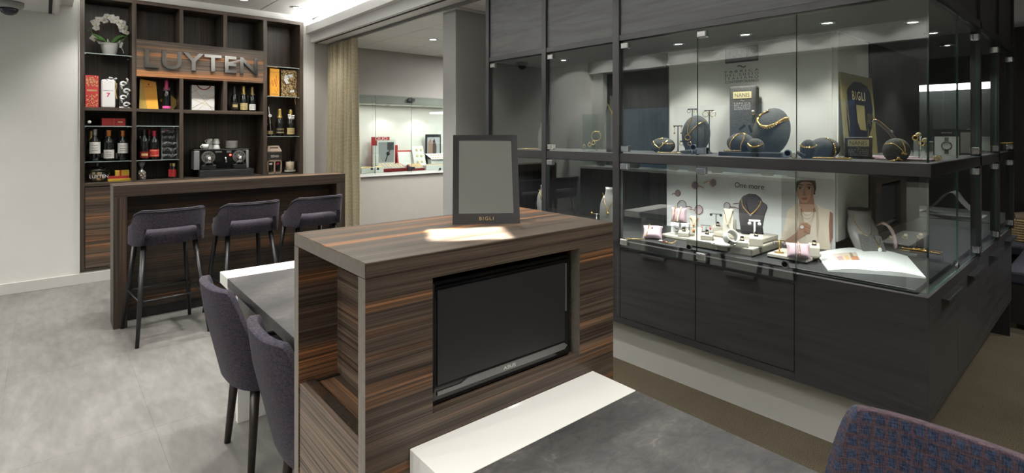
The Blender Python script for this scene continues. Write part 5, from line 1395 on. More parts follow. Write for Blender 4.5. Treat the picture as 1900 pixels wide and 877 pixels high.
# earring prints on the white half of the board, and the lettering
def print_ring(cx, cy, rr, mat, bar):
    layer[0] += 1
    cp(MB().tube([onb(cx+rr*math.cos(2*PI*k/18), cy+rr*1.12*math.sin(2*PI*k/18), .0006*(layer[0] % 6+2)) for k in range(18)], .0028, 5, closed=True), 'printed_hoop', M['rose'], 0, None, pb)
    layer[0] = layer[0] % 6
    P_ = [onb(cx+rr*.85*math.cos(2*PI*k/16), cy+rr*.95*math.sin(2*PI*k/16), .0012) for k in range(16)]
    cp(MB().prism(P_, (.0008, 0, 0)), 'printed_stone', mat, 0, None, pb)
    x0, y0, x1, y1 = bar
    cp(MB().tube([onb(x0, y0, .002), onb((x0+x1)/2, (y0+y1)/2-1.5, .003), onb(x1, y1, .002)], .0032, 6), 'printed_hook', M['rose'], 0, None, pb)
for args in ((1265.5, 381, 8.2, print_('pale stone', (.55, .55, .58)), (1274, 383, 1284, 385)), (1297, 389, 7.5, pinkp, (1280, 388, 1289, 390)), (1290, 343.5, 6, lilac, (1296, 345, 1306, 349)), (1323, 339, 6, lilac, (1306, 340, 1317, 338)), (1349, 382, 6, print_('pale stone', (.5, .5, .5)), (1356, 384, 1371, 387)), (1258, 358, 5, lilac, (1247, 361, 1253, 359))):
    print_ring(*args)
cp(MB().tube([onb(1361, 378, .002), onb(1374, 376.5, .002)], .003, 6), 'printed_hook', M['rose'], 0, None, pb)
v = onb(1390, 344.5, .001); e0, e1 = onb(1363, 345), onb(1417, 345)
text('headline', 'One more', M['ink'], pb, rel(pb, v), FACE_X, (e0.y-e1.y), .036, .0006)
text('small_mark', '* *', M['ink'], pb, rel(pb, onb(1390, 331, .001)), FACE_X, .02, .006, .0006)

def lz(px, py, z=None): return atz(px, py, LZ if z is None else z)
def low(name, label, cat, px, py, z=None, rz=FACE, group=None):
    p = lz(px, py, z); return thing(name, label, cat, (p.x, p.y, LZ if z is None else z), rz, group)
def pillow(label, loc, rz, w, h, d, pitch):
    """plump square cushion, leaning back by pitch degrees"""
    t = thing('jewel_cushion', label, 'cushion', loc, rz)
    n = 12; vs = []; fs = []
    for side in (-1, 1):
        for i in range(n+1):
            for j in range(n+1):
                u, v_ = i/n*2-1, j/n*2-1
                pin = 1-.10*(1-u*u)*abs(v_)**3-.0; pin2 = 1-.10*(1-v_*v_)*abs(u)**3
                vs.append((u*w/2*pin2, side*d/2*((1-u**4)*(1-v_**4))**.55, v_*h/2*pin))
    N = (n+1)**2
    for s in (0, 1):
        for i in range(n):
            for j in range(n):
                a = s*N+i*(n+1)+j; f = (a, a+n+1, a+n+2, a+1); fs.append(f if s else tuple(reversed(f)))
    m4 = Euler((R(-pitch), 0, 0)).to_matrix()
    vs = [m4 @ Vector(q) for q in vs]; zmin = min(q.z for q in vs); vs = [q-Vector((0, 0, zmin)) for q in vs]
    MB().add(vs, fs, 0, True).build('cushion_body', M['pink'], t, recalc=False)
    t['_z'] = -zmin
    def surf(u, v_, out=.003):
        q = m4 @ Vector((u*w/2, -d/2*((1-u**4)*(1-v_**4))**.55-out, v_*h/2)); return q-Vector((0, 0, zmin))
    return t, surf
def bandpath(surf, u0, u1, k=12): return [surf(u0+(u1-u0)*i/k, .97-1.94*i/k) for i in range(k+1)]
# left group
def slab(label, px0, py0, wy, dx, h, z=LZ, mat='beige', name='display_plinth', parts=True):
    """axis-aligned plinth: (px0, py0) is its far front corner on the board, running wy metres along the glass"""
    p = lz(px0, py0, z); t = thing(name, label, 'display plinth', (p.x+dx/2, p.y-wy/2, z))
    MB().box(-dx/2, dx/2, -wy/2, wy/2, h*.35, h).build('plinth_top', M[mat], t, bevel=.0015, seg=1)
    MB().box(-dx/2+.002, dx/2-.002, -wy/2+.002, wy/2-.002, 0, h*.35).build('plinth_base', M['beige_dark'], t)
    return t
s1_ = slab('low beige plinth under the white gift box with the bow', 1226, 440, .20, .17, .022)
Z1 = LZ+.0225
p = s1_.location
t, sf = pillow('pink satin cushion lying on the board with a beaded strand', tuple(lz(1211, 442)), -60, .125, .105, .05, 48)
j = thing('bracelet', 'cream and gold beaded strand trailing off the lying pink cushion', 'bracelet', t.location, -60)
beads([sf(-.35, .9), sf(-.42, .3), sf(-.5, -.3), sf(-.62, -.9)], .0042, .009).build('chain', M['gold'], j)
beads([Vector((-.05, -.06, .004)), Vector((-.12, -.085, .004)), Vector((-.17, -.09, .004))], .0042, .009).build('loose_end', M['gold'], j); MB().ball(tuple(sf(-.05, .25, .005)), .006, 8, 6).build('red_drop', M['red'], j)
gb = thing('gift_box', 'white gift box tied with a grey satin bow on the beige plinth', 'box', (p.x+.02, p.y+.018, Z1), FACE)
MB().box(-.055, .055, -.038, .038, 0, .056).build('box_base', M['paper'], gb, bevel=.002, seg=1); MB().box(-.058, .058, -.041, .041, .050, .074).build('box_lid', M['paper'], gb, bevel=.002, seg=1)
MB().box(-.004, .010, -.0425, .0425, 0, .0755).build('ribbon_band', M['satin_grey'], gb)
mb = MB()
for a, s in ((35, 1), (150, 1), (215, .8), (-40, .9)):
    d = Vector((math.cos(R(a)), 0, math.sin(R(a))))
    mb.ball((.003+d.x*.024*s, -.050, .036+d.z*.022*s), (.022*s, .010, .010), 8, 6, rot=(0, -a, 0))
mb.ball((.003, -.052, .036), .009, 8, 6); mb.build('bow', M['satin_grey'], gb)
t, sf = pillow('pink satin cushion upright on the white gift box with two bead strands', (p.x+.018, p.y+.028, Z1+.076), FACE, .105, .098, .045, 10)
j = thing('bracelet', 'two cream and gold bead strands round the upright pink cushion', 'bracelet', t.location, FACE)
beads(bandpath(sf, -.45, -.62), .0048, .0085).build('chain', M['gold'], j); beads(bandpath(sf, .25, -.15), .0048, .0085).build('chain', M['cream_gold'], j)
def ringblock(label, loc, w=.058, h=.032, rz=FACE, stone='gloss_black', two=False):
    t = thing('ring_block', label, 'ring display', loc, rz)
    MB().prism([(-w/2, -w*.42, .006), (w/2, -w*.42, .006), (w/2, -w*.42, h*.72), (-w/2, -w*.42, h*.72)], (0, w*.84, 0)).build('block_body', M['beige'], t, bevel=.0015, seg=1)
    MB().box(-w/2-.001, w/2+.001, -w*.42-.001, w*.42+.001, 0, .007).build('block_base', M['beige_dark'], t)
    MB().prism([(-w/2, -w*.42, h*.72), (-w/2, w*.42, h*.72), (-w/2, w*.42, h)], (w, 0, 0)).build('sloped_top', M['beige'], t)
    zt_ = h*.88
    MB().box(-.011, .011, -.004, .006, zt_, zt_+.006).build('slot', M['black'], t)
    j = thing('ring', 'dark-stoned ring on the '+' '.join(label.replace('beige ', '').split()[:11]), 'ring', (loc[0], loc[1], loc[2]+zt_+.004), rz)
    ring_mb((0, 0, .008), .009, 0, 'y', 12, .0025).build('band', M['gold'], j); MB().ball((0, -.002, .018), (.010, .007, .006), 8, 6).build('stone', M[stone], j)
    return t
ringblock('wide beige block on the low plinth before the bow', (p.x-.045, p.y-.045, Z1), .064, .036)
t = thing('necklace_stand', 'upright taupe card stand with a gold pendant behind the gift box', 'necklace stand', (p.x+.03, p.y-.072, Z1), FACE)
MB().prism([(-.026, -.012, .012), (.026, -.012, .012), (.024, .012, .125), (-.024, .012, .125)], (0, .012, 0)).build('card_front', M['beige'], t); MB().box(-.030, .030, -.025, .035, 0, .012).build('stand_foot', M['beige_dark'], t)
j = thing('necklace', 'gold Y-pendant with orange stones on the upright taupe stand', 'necklace', t.location, FACE)
MB().tube([(-.022, .004, .112), (0, -.006, .075), (.022, .004, .112)], .0016, 5).build('chain', M['gold'], j); MB().ball((0, -.012, .068), .0065, 8, 6).ball((0, -.016, .035), .008, 8, 6).ball((-.024, .0, .112), .006, 8, 6).ball((.024, 0, .108), .006, 8, 6).build('stones', M['foil_orange'], j)
t = low('earrings', 'white drop earring with a red bead lying by the low plinth', 'earrings', 1226, 449); MB().ball((0, 0, .008), (.012, .008, .008), 8, 6).build('white_drop', M['label'], t); MB().ball((.017, 0, .006), .006, 8, 6).build('red_bead', M['red'], t)
t = low('bracelet', 'gold bracelet hanging off the front of the low beige plinth', 'bracelet', 1245, 451)
MB().tube(smoothpath([(.03, .02, .024), (.03, -.012, .02), (.015, -.02, .006), (-.02, -.02, .005)]), .003, 6).build('chain', M['gold'], t); MB().ball((-.024, -.02, .007), .007, 8, 6).build('bead', M['foil_orange'], t)
# big stepped platform
c0 = lz(1396, 478); c1 = lz(1272, 457); c2 = lz(1445, 459)
pw_y = c1.y-c0.y; pd_x = c2.x-c0.x
bp = thing('display_plinth', 'large beige platform carrying the dark bust, edged in taupe', 'display plinth', (c0.x+pd_x/2, c0.y+pw_y/2, LZ))
PH = .047
MB().box(-pd_x/2, pd_x/2, -pw_y/2, pw_y/2, PH*.8, PH).build('plinth_top', M['beige'], bp, bevel=.0015, seg=1)
MB().box(-pd_x/2, pd_x/2, -pw_y/2, pw_y/2, .010, PH*.8).build('plinth_side', M['beige_dark'], bp); MB().box(-pd_x/2+.004, pd_x/2-.004, -pw_y/2+.004, pw_y/2-.004, 0, .010).build('plinth_base', M['black'], bp)
Z2 = LZ+PH+.0005
t2 = thing('display_plinth', 'second beige step on the large platform, directly under the dark bust', 'display plinth', (c0.x+pd_x*.72, c0.y+pw_y*.42, Z2))
MB().box(-pd_x*.26, pd_x*.26, -pw_y*.38, pw_y*.38, .008, .030).build('plinth_top', M['beige'], t2, bevel=.0015, seg=1); MB().box(-pd_x*.255, pd_x*.255, -pw_y*.375, pw_y*.375, 0, .008).build('plinth_base', M['beige_dark'], t2)
Z3 = Z2+.0305
def lowx(name, label, cat, px, x, z, rz=FACE, group=None):
    p, m = place(px, x); return thing(name, label, cat, (p.x, p.y, z), rz, group)
bxx = c0.x+pd_x*.72
t = lowx('necklace_bust', 'dark plum flat-fronted bust with a gold chain and one bright stone', 'display bust', 1396, bxx, Z3, -74)
mb = MB()
out = [(-.062, 0), (.060, 0), (.058, .05), (.070, .12), (.085, .165), (.082, .185), (.06, .198), (.045, .225), (.02, .242), (-.018, .243), (-.05, .228), (-.068, .195), (-.072, .165), (-.070, .10)]
mb.prism([(x, -.018-.02*math.sin(z*9), z) for x, z in out], (0, .03, 0)); mb.build('display_form', M['velvet_brown'], t, bevel=.006)
MB().box(-.055, .055, -.02, .05, 0, .006).build('bust_foot', M['velvet_brown'], t)
j = thing('necklace', 'gold chain with a single bright stone on the dark plum bust', 'necklace', t.location, -74)
MB().tube(smoothpath([(-.052, -.052, .215), (-.045, -.060, .175), (-.022, -.061, .145), (.0, -.060, .128), (.025, -.061, .15), (.045, -.060, .18), (.055, -.055, .21)]), .0028, 6).build('chain', M['gold'], j)
MB().gem((0, -.066, .122), .011).build('stone', M['chrome'], j)
t = lowx('necklace_stand', 'tall narrow beige stand with a thin gold chain beside the dark bust', 'necklace stand', 1351, c0.x+pd_x*.62, Z3, -74)
MB().prism([(-.030, -.014, 0), (.030, -.014, 0), (.028, .012, .14), (-.028, .012, .14)], (0, .010, 0)).build('card_front', M['beige'], t); MB().box(.030, .044, .0, .02, 0, .075).build('back_support', M['beige_dark'], t)
j = thing('necklace', 'thin gold chain with a white stone on the tall narrow stand', 'necklace', t.location, -74)
MB().tube([(-.026, .006, .13), (-.012, -.006, .075), (0, -.011, .048), (.012, -.006, .075), (.026, .006, .13)], .0017, 5).build('chain', M['gold'], j); MB().gem((0, -.014, .042), .008).build('stone', M['chrome'], j)
def step(label, px, py, h, w=.06):
    q = lz(px, py, Z2); return ringblock(label, (q.x, q.y, Z2), w, h)
step('low front beige block on the platform before the dark bust', 1377, 457, .036, .066)
step('taller beige block beside the low front one', 1403, 456, .062, .066)
step('beige block on the far end of the platform near the door joint', 1312, 444, .036, .066)
q = lz(1332, 432, Z2); ringblock('rear beige block beside the narrow stand', (q.x, q.y, Z2), .062, .05)
q = lz(1328, 431, Z2)
t = thing('earring_stand', 'small chrome T-stand behind the rear block on the platform', 'earring stand', (q.x+.06, q.y+.03, Z2), FACE)
MB().lathe([(.0001, 0), (.018, 0), (.004, .006), (.004, .11)], n=12).build('stem', M['steel'], t); MB().box(-.028, .028, -.003, .003, .106, .113).build('crossbar', M['steel'], t); MB().ball((-.03, -.004, .103), .009, 8, 6).ball((.03, -.004, .103), .009, 8, 6).build('stones', M['gloss_black'], t)
t = lowx('earring_stand', 'bright cream T-stand with pearl drops in front of the dark bust', 'earring stand', 1400, c0.x+pd_x*.5, Z2, FACE)
MB().box(-.018, .018, -.018, .018, 0, .008).build('stand_foot', M['beige'], t); MB().tube([(0, 0, .008), (0, 0, .128)], .005, 8).build('stem', M['label'], t); MB().box(-.030, .030, -.005, .005, .122, .132).build('crossbar', M['label'], t); MB().ball((-.026, -.006, .110), .010, 8, 6).ball((.026, -.006, .110), .010, 8, 6).build('pearl_drops', M['label'], t)
q = lz(1341, 456, Z2)
t = thing('bangle', 'cream disc and tilted cream ring on the front of the large platform', 'bracelet holder', (q.x, q.y, Z2), FACE)
MB().lathe([(.0001, 0), (.042, 0), (.042, .016), (.0001, .018)], n=24).build('disc', M['label'], t)
rg = MB(); vs = []
for k in range(24):
    a = 2*PI*k/24
    for r_, y in ((.040, -.022), (.040, .022), (.034, .022), (.034, -.022)): vs.append((r_*math.cos(a), y, r_*math.sin(a)))
rg.add(vs, [(k*4+i, k*4+(i+1) % 4, ((k+1) % 24)*4+(i+1) % 4, ((k+1) % 24)*4+i) for k in range(24) for i in range(4)], 0, True)
rg.v = [tuple(Euler((R(-35), R(15), R(30))).to_matrix() @ Vector(v_)+Vector((.042, .03, .048))) for v_ in rg.v]; rg.build('open_ring', M['label'], t)
MB().tube([(.03, -.01, .02), (.038, -.012, .036)], .004, 6).build('clasp', M['black'], t)
q = lz(1307, 437, Z2)
t = thing('earring_stand', 'small dark T-stand with red drops at the far end of the platform', 'earring stand', (q.x+.02, q.y, Z2), FACE)
MB().tube([(0, 0, 0), (0, 0, .06)], .004, 8).build('stem', M['satin_grey'], t); MB().box(-.03, .03, -.003, .003, .058, .064).build('crossbar', M['satin_grey'], t); MB().ball((-.026, -.004, .045), (.006, .005, .010), 8, 6).ball((.026, -.004, .045), (.006, .005, .010), 8, 6).build('red_drops', M['red'], t)
q = lz(1296, 440, Z2)
t = thing('necklace_stand', 'small leaning beige card at the far end of the large platform', 'necklace stand', (q.x, q.y, Z2), -90)
MB().prism([(-.02, -.015, 0), (.02, -.015, 0), (.02, .01, .06), (-.02, .01, .06)], (0, .006, 0)).build('card', M['beige'], t)
for k, (px, py) in enumerate(((1322, 455), (1331, 451))):
    q = lz(px, py, Z2); t = thing('earrings', ('front' if k == 0 else 'rear')+' gold and pearl earring loose on the platform near the cream disc', 'earrings', (q.x, q.y, Z2), FACE)
    MB().ball((0, 0, .008), .008, 8, 6).build('pearl', M['label'], t); MB().tube([(.006, 0, .006), (.02, -.004, .004), (.028, .002, .004)], .002, 5).build('hook', M['gold'], t)
# right platform
d0 = lz(1497, 490); d1 = lz(1424, 477); d2 = lz(1521, 482)
wy = d1.y-d0.y; dx = max(.10, d2.x-d0.x+.05)
rp = thing('display_plinth', 'flat beige platform under the pink cushion beside the open book', 'display plinth', (d0.x+dx/2, d0.y+wy/2, LZ))
MB().box(-dx/2, dx/2, -wy/2, wy/2, .008, .024).build('plinth_top', M['beige'], rp, bevel=.0015, seg=1); MB().box(-dx/2+.002, dx/2-.002, -wy/2+.002, wy/2-.002, 0, .008).build('plinth_base', M['black'], rp)
Z4 = LZ+.0245
q = lz(1446, 469, Z4)
t = thing('earring_stand', 'gold T-stand on the flat platform beside the pink cushion', 'earring stand', (q.x, q.y, Z4), FACE)
MB().box(-.022, .022, -.016, .016, 0, .004).build('stand_foot', M['gold'], t); MB().tube([(0, 0, .004), (0, 0, .068)], .0035, 8).build('stem', M['gold'], t); MB().box(-.028, .028, -.003, .003, .066, .071).build('crossbar', M['gold'], t); MB().ball((-.025, -.004, .055), .008, 8, 6).ball((.025, -.004, .055), .008, 8, 6).build('stones', M['chrome'], t)
q = lz(1480, 479, Z4)
t, sf = pillow('pink satin cushion with a rose gold bracelet beside the open book', (q.x+.01, q.y, Z4), -62, .118, .088, .05, 32)
j = thing('bracelet', 'rose gold stone bracelet round the pink cushion beside the open book', 'bracelet', t.location, -62)
beads(bandpath(sf, .02, .0), .0046, .0085).build('chain', M['rose'], j)
q = lz(1508, 477, Z4); ringblock('tall beige block beside the pink cushion and the poster woman', (min(q.x+.02, d0.x+dx-.03), q.y, Z4), .05, .07)
# hollow grey bust on a black foot
t = low('necklace_bust', 'satin grey hollow bust bowed over, with a fine chain, near the board', 'display bust', 1598, 463, None, -55)
def hollow(ph, tt):
    z = .005+.225*tt
    rx = (.045+.03*math.sin(PI*min(1, tt*1.05))) if tt < .9 else .060
    a = R(ph); y0 = -.08*math.sin(PI*(1-tt)*.5)**2*1.2+.035
    return Vector((rx*math.sin(a), y0-rx*.75*math.cos(a), z)), Vector((math.sin(a), -math.cos(a), .1)).normalized()
mb = MB(); shell(None, None, -85, 85, 18, 12, hollow, .004, mb); mb.build('display_form', M['satin_grey'], t)
MB().lathe([(.0001, .228), (.058, .228), (.062, .236), (.052, .242), (.0001, .243)], (0, .035, 0), n=20, sy=.62).build('neck_cap', M['graphite'], t)
MB().box(-.035, .035, .0, .06, 0, .006).build('bust_foot', M['graphite'], t)
j = thing('necklace', 'fine gold chain down the hollow grey bust', 'necklace', t.location, -55)
MB().tube(smoothpath([hollow(-48, .93)[0]+Vector((0, -.007, 0)), hollow(-40, .7)[0]+Vector((0, -.007, 0)), hollow(-12, .45)[0]+Vector((0, -.008, 0)), hollow(14, .45)[0]+Vector((0, -.008, 0)), hollow(36, .7)[0]+Vector((0, -.007, 0)), hollow(46, .93)[0]+Vector((0, -.007, 0))]), .0022, 6).build('chain', M['gold'], j)
t = low('necklace_stand', 'black leaning easel with a gold pendant before the hollow grey bust', 'necklace stand', 1625, 473, None, -62)
MB().prism([(-.06, -.01, 0), (.055, -.01, 0), (.035, .045, .10), (-.075, .045, .105)], (0, .008, 0)).build('easel_card', M['velvet'], t); MB().prism([(-.02, .046, .09), (.02, .046, .09), (.02, .075, 0), (-.02, .075, 0)], (0, .004, 0)).build('easel_leg', M['black'], t)
j = thing('necklace', 'gold loop and teardrop pendant on the black leaning easel', 'necklace', t.location, -62)
MB().tube([(0, .035, .098), (.012, .012, .055), (.02, .002, .038)], .002, 5).tube([(.028, .032, .095), (.022, .012, .055), (.02, .002, .038)], .002, 5).build('chain', M['gold'], j); MB().ball((.018, -.010, .032), (.011, .006, .014), 8, 6).build('drop', M['label'], j)
# black tray with bracelet stand, ring stands and bracelets
ta, tb = lz(1652, 470), lz(1762, 478)
t = thing('display_tray', 'black suede tray of gold rings and bracelets at the glass corner', 'tray', ((ta.x+tb.x)/2+.02, max(.80, (ta.y+tb.y)/2), LZ), -78)
TC = t.location
MB().box(-.135, .150, -.095, .12, 0, .020).build('tray_body', M['velvet'], t, bevel=.003, seg=1)
TZ2 = LZ+.0205
def ontray(dx_, dy_): a = R(-78); return (TC.x+dx_*math.cos(a)-dy_*math.sin(a), TC.y+dx_*math.sin(a)+dy_*math.cos(a), TZ2)
t = thing('bracelet_stand', 'curved pale suede bracelet ramp on the black tray', 'bracelet stand', ontray(-.07, .0), FACE)
P = smoothpath([(-.085, 0, .125), (-.062, 0, .138), (-.03, 0, .118), (-.005, 0, .06), (.0, 0, .0)], 6); vs = []
for k, p_ in enumerate(P): vs += [p_+Vector((0, -.017, 0)), p_+Vector((.012, -.017, .006)), p_+Vector((.012, .017, .006)), p_+Vector((0, .017, 0))]
n = len(P); MB().add(vs, [(i*4+k, i*4+(k+1) % 4, i*4+4+(k+1) % 4, i*4+4+k) for i in range(n-1) for k in range(4)]+[(0, 1, 2, 3), (n*4-1, n*4-2, n*4-3, n*4-4)]).build('curved_strip', M['pink'], t)
j = thing('bracelet', 'gold bead bracelet running over the curved suede ramp', 'bracelet', t.location, FACE)
beads([p_+Vector((.012, -.012, .008)) for p_ in P], .0042, .0075).build('chain', M['gold'], j); beads([p_+Vector((.012, .012, .008)) for p_ in P], .0035, .007).build('chain', M['rose'], j)
for k, (a_, b_2, c_, d_, n_) in enumerate(((-.03, .0, .135, -.055, 'thick gold bracelet laid straight across the black tray'), (.02, .03, .145, .0, 'slim gold bracelet laid on the far side of the black tray'), (-.04, -.075, .06, -.085, 'fine gold chain along the near edge of the black tray'))):
    q = ontray(a_, b_2); t = thing('bracelet', n_, 'bracelet', q, -78)
    ex_, ey_ = c_-a_, d_-b_2
    beads([(0, 0, .007), (ex_*.5, ey_*.5+.008, .007), (ex_, ey_, .007)], (.0068, .0045, .003)[k], (.0095, .008, .006)[k]).build('chain', M['gold'], t)
for k, (a_, b_2, h_, n_) in enumerate(((-.09, .07, .03, 'first'), (-.02, .085, .045, 'second'), (.05, .09, .055, 'third'))):
    t = thing('ring_riser', 'small black riser on the suede tray, %s from the easel' % n_, 'riser', ontray(a_, b_2), -78)
    MB().box(-.018, .018, -.018, .018, 0, h_).build('riser_block', M['black'], t, bevel=.002, seg=1)
    q = ontray(a_, b_2); j = thing('ring', 'gold ring with stone on the %s black riser of the suede tray' % n_, 'ring', (q[0], q[1], q[2]+h_), -78)
    ring_mb((0, 0, .011), .011, 0, 'y', 14, .0034).build('band', M['gold'], j); MB().ball((.004, -.003, .025), (.010, .008, .008), 8, 6).build('stone', M['cream_gold'], j)
# open book
B = [lz(*q) for q in ((1513, 471), (1600, 464.5), (1683, 477), (1718, 517), (1624, 509), (1537, 504))]
t = thing('open_book', 'open white book with a still-life picture lying at the glass corner', 'book', tuple((B[1]+B[4])/2))
o_ = t.location
def pg(a, b, u, v_): return a+(b-a)*u
def page(near0, near1, far0, far1, name, flip):
    mb = MB(); vs = []; n = 8
    for i in range(n+1):
        u = i/n
        hgt = .006+.013*math.sin(PI*u*.9+.1)*(1-.35*u)+.010*(1-u)
        for A, C in ((far0, far1), (near0, near1)):
            q = A+(C-A)*u-o_; vs += [Vector((q.x, q.y, .0005)), Vector((q.x, q.y, hgt))]
    fs = []
    for i in range(n):
        a = i*4; b = a+4
        fs += [(a+1, b+1, b+3, a+3), (a, a+2, b+2, b), (a, b, b+1, a+1), (a+2, a+3, b+3, b+2)]
    fs += [(0, 1, 3, 2), (n*4, n*4+2, n*4+3, n*4+1)]
    mb.add(vs, fs); return mb.build(name, M['paper'], t)
page(B[4], B[5], B[1], B[0], 'left_pages', 0); page(B[4], B[3], B[1], B[2], 'right_pages', 0)
def onpage(u, v_, lift):  # u from spine to outer edge, v from far to near, left page
    A = B[1]+(B[0]-B[1])*u; C = B[4]+(B[5]-B[4])*u; q = A+(C-A)*v_-o_
    return Vector((q.x, q.y, .006+.013*math.sin(PI*u*.9+.1)*(1-.35*u)+.010*(1-u)+lift))
def pprint(nm, poly, mat, lift):
    P_ = [onpage(*q, lift) for q in poly]; MB().prism(P_, (0, 0, .0003)).build(nm, mat, t)
pprint('printed_photo', [(.20, .25), (.45, .25), (.70, .25), (.70, .62), (.45, .62), (.20, .62)], print_('photo ground', (.60, .50, .42)), .0008)
for k, (a_, b_2, c_, d_, cc) in enumerate(((.22, .45, .38, .62, (.50, .22, .12)), (.42, .40, .50, .60, (.60, .40, .18)), (.54, .42, .66, .60, (.45, .30, .28)), (.30, .28, .36, .48, (.25, .20, .12)), (.60, .28, .68, .42, (.70, .55, .50)))):
    pprint('printed_shape', [(a_, b_2), (c_, b_2), (c_, d_), (a_, d_)], print_('still life %d' % k, cc), .0013)
pprint('printed_caption', [(.62, .88), (.78, .88), (.78, .90), (.62, .90)], M['grey_ink'], .001)
# lower left bays
b = neckbust('grey bust with a gold collar partly behind the post, lower tier', 1008, 3.1, LZ, .115, .255)
neckchain(b, 'gold collar on the lower bust behind the post', drop=.22, rr=.004)
b = neckbust('bright grey bust with a gold pendant beside the wide post, lower tier', 1131, 3.02, LZ, .145, .30)
neckchain(b, 'gold chain with pendant on the bright grey bust, lower tier', drop=.42)
t = lowx('ring_riser', 'thin chrome pin with a pair of gold studs next to the bright grey bust', 'earring stand', 1107, 3.0, LZ)
MB().lathe([(.0001, 0), (.018, 0), (.003, .006), (.003, .10)], n=10).build('stem', M['chrome'], t); MB().tube([(-.03, 0, .104), (.03, 0, .10)], .003, 6).build('crossbar', M['chrome'], t); MB().ball((-.034, -.003, .106), .010, 8, 6).ball((.03, -.003, .10), .011, 8, 6).build('studs', M['gold'], t)

# ================================================================== display niche in the back wall
NY = 6.98
ng = thing('niche_glazing', 'frameless glass doors with black locks over the lit display niche', 'glass doors', (3.9, 6.80, .925))
xs = [2.868, 3.434, 3.999, 4.565, 5.13, 5.69]
for i in range(5):
    o = cp(MB().box(xs[i]+.001, xs[i+1]-.001, 6.795, 6.803, .93, 2.03), 'glass_pane', [M['glass'], M['edge_light']], 0, None, ng); facemat(o, lambda n, c: abs(n.y) < .5, 1)
    if i in (1, 2):
        xh = xs[2]+(-.03 if i == 1 else .03)
        cp(MB().box(xh-.026, xh+.026, 6.787, 6.811, .965, 1.01), 'hinge_clip', M['black'], .002, o, ng); cp(MB().box(xh-.026, xh+.026, 6.787, 6.811, 1.96, 2.005), 'hinge_clip', M['black'], .002, o, ng)
for px in (689.5, 701, 816):
    q = aty(px, 313, 6.79); cp(MB().tube([Vector((q.x, 6.793, q.z)), Vector((q.x, 6.775, q.z))], .016, 14), 'lock_knob', M['black'], 0, None, ng)
cp(MB().box(2.868, 5.69, 6.79, 6.829, .905, .929), 'sill_strip', M['beam'], 0, None, ng)
area('niche_light', (4.2, 6.98, 1.90), 2.6, .12, 5, WARM)
for px in (719, 783): 
    q = aty(px, 247, 7.0)
    downlight(q.x, 7.0, 1.904, 4, 'small flush lamp in the roof of the display niche, '+('nearer the curtain' if px < 750 else 'nearer the pillar'), 'lamps in the display niche', .03, 110, .6)
nz = .9485
def npos(px, y): return aty(px, 247, y).x
def nitem(name, label, cat, pa, pb_, y, z=nz, group=None):
    a, b = npos(pa, y), npos(pb_, y); t = thing(name, label, cat, ((a+b)/2, y, z), 0, group); return t, (b-a)/2
def nz_of(py, px, y): return aty(px, py, y).z
for pa, pb_, n_ in ((667, 690, 'by the curtain'), (692, 708, 'under the red display'), (787, 822, 'by the pillar')):
    t, hw = nitem('jewel_tray', 'long white tray of small rings %s in the lit niche' % n_, 'tray', pa, pb_, 6.90)
    MB().box(-hw, hw, -.06, .07, 0, .07).build('tray_body', M['white'], t, bevel=.002, seg=1)
    mb = MB(); mb2 = MB()
    for k in range(9):
        x = -hw+.03+(2*hw-.06)*k/8; mb.ball((x, -.02, .078), (.012, .010, .008), 6, 4); mb2.ball((x+.01, .03, .078), (.012, .01, .008), 6, 4)
    o = mb.build('ring_row', M['gold'], t); o['kind'] = 'stuff'; o = mb2.build('ring_row', M['steel'], t); o['kind'] = 'stuff'
t, hw = nitem('brand_backboard', 'red upright display board lettered DUO in the lit niche', 'display board', 690, 738, 7.08)
MB().box(-hw, hw*.35, 0, .02, 0, nz_of(254, 705, 7.08)-nz).box(hw*.35, hw, 0, .02, 0, nz_of(269, 735, 7.08)-nz).build('board', M['red'], t)
text('board_lettering', 'DUO', M['label'], t, (-hw*.28, -.001, nz_of(257, 705, 7.08)-nz), FACE_Y, .19, .045)
t, hw = nitem('photo_frame', 'white framed grey picture of a bracelet before the red board', 'picture', 700, 733, 7.03, nz+.09)
zt = nz_of(260, 716, 7.03)-nz-.09
MB().box(-hw, hw, 0, .015, 0, zt).build('frame', M['white'], t)
MB().box(-hw*.86, hw*.86, -.001, 0, zt*.10, zt*.92).build('picture', print_('photo grey', (.33, .33, .33)), t); MB().box(hw*.1, hw*.86, -.0016, -.001, zt*.6, zt*.92).build('printed_shape', print_('photo dark', (.06, .06, .06)), t)
MB().tube([(-hw*.1, -.002, zt*.15), (hw*.2, -.002, zt*.48), (hw*.75, -.002, zt*.78)], .007, 5).ball((hw*.2, -.003, zt*.46), (.03, .003, .03), 8, 5).build('printed_bracelet', M['black'], t)
MB().box(-hw, hw, 0, .04, -.09, 0).build('frame_block', M['red'], t)
t, hw = nitem('jewel_card', 'slim white upright box at the side of the red board', 'box', 691.5, 699, 6.99); MB().box(-hw, hw, -.02, .02, .0, nz_of(270, 695, 6.99)-nz).build('box_body', M['white'], t)
mb = MB()
for k in range(8): mb.ball((0, -.022, .05+.025*k), (.012, .004, .008), 6, 4)
o = mb.build('ring_row', M['gold'], t); o['kind'] = 'stuff'
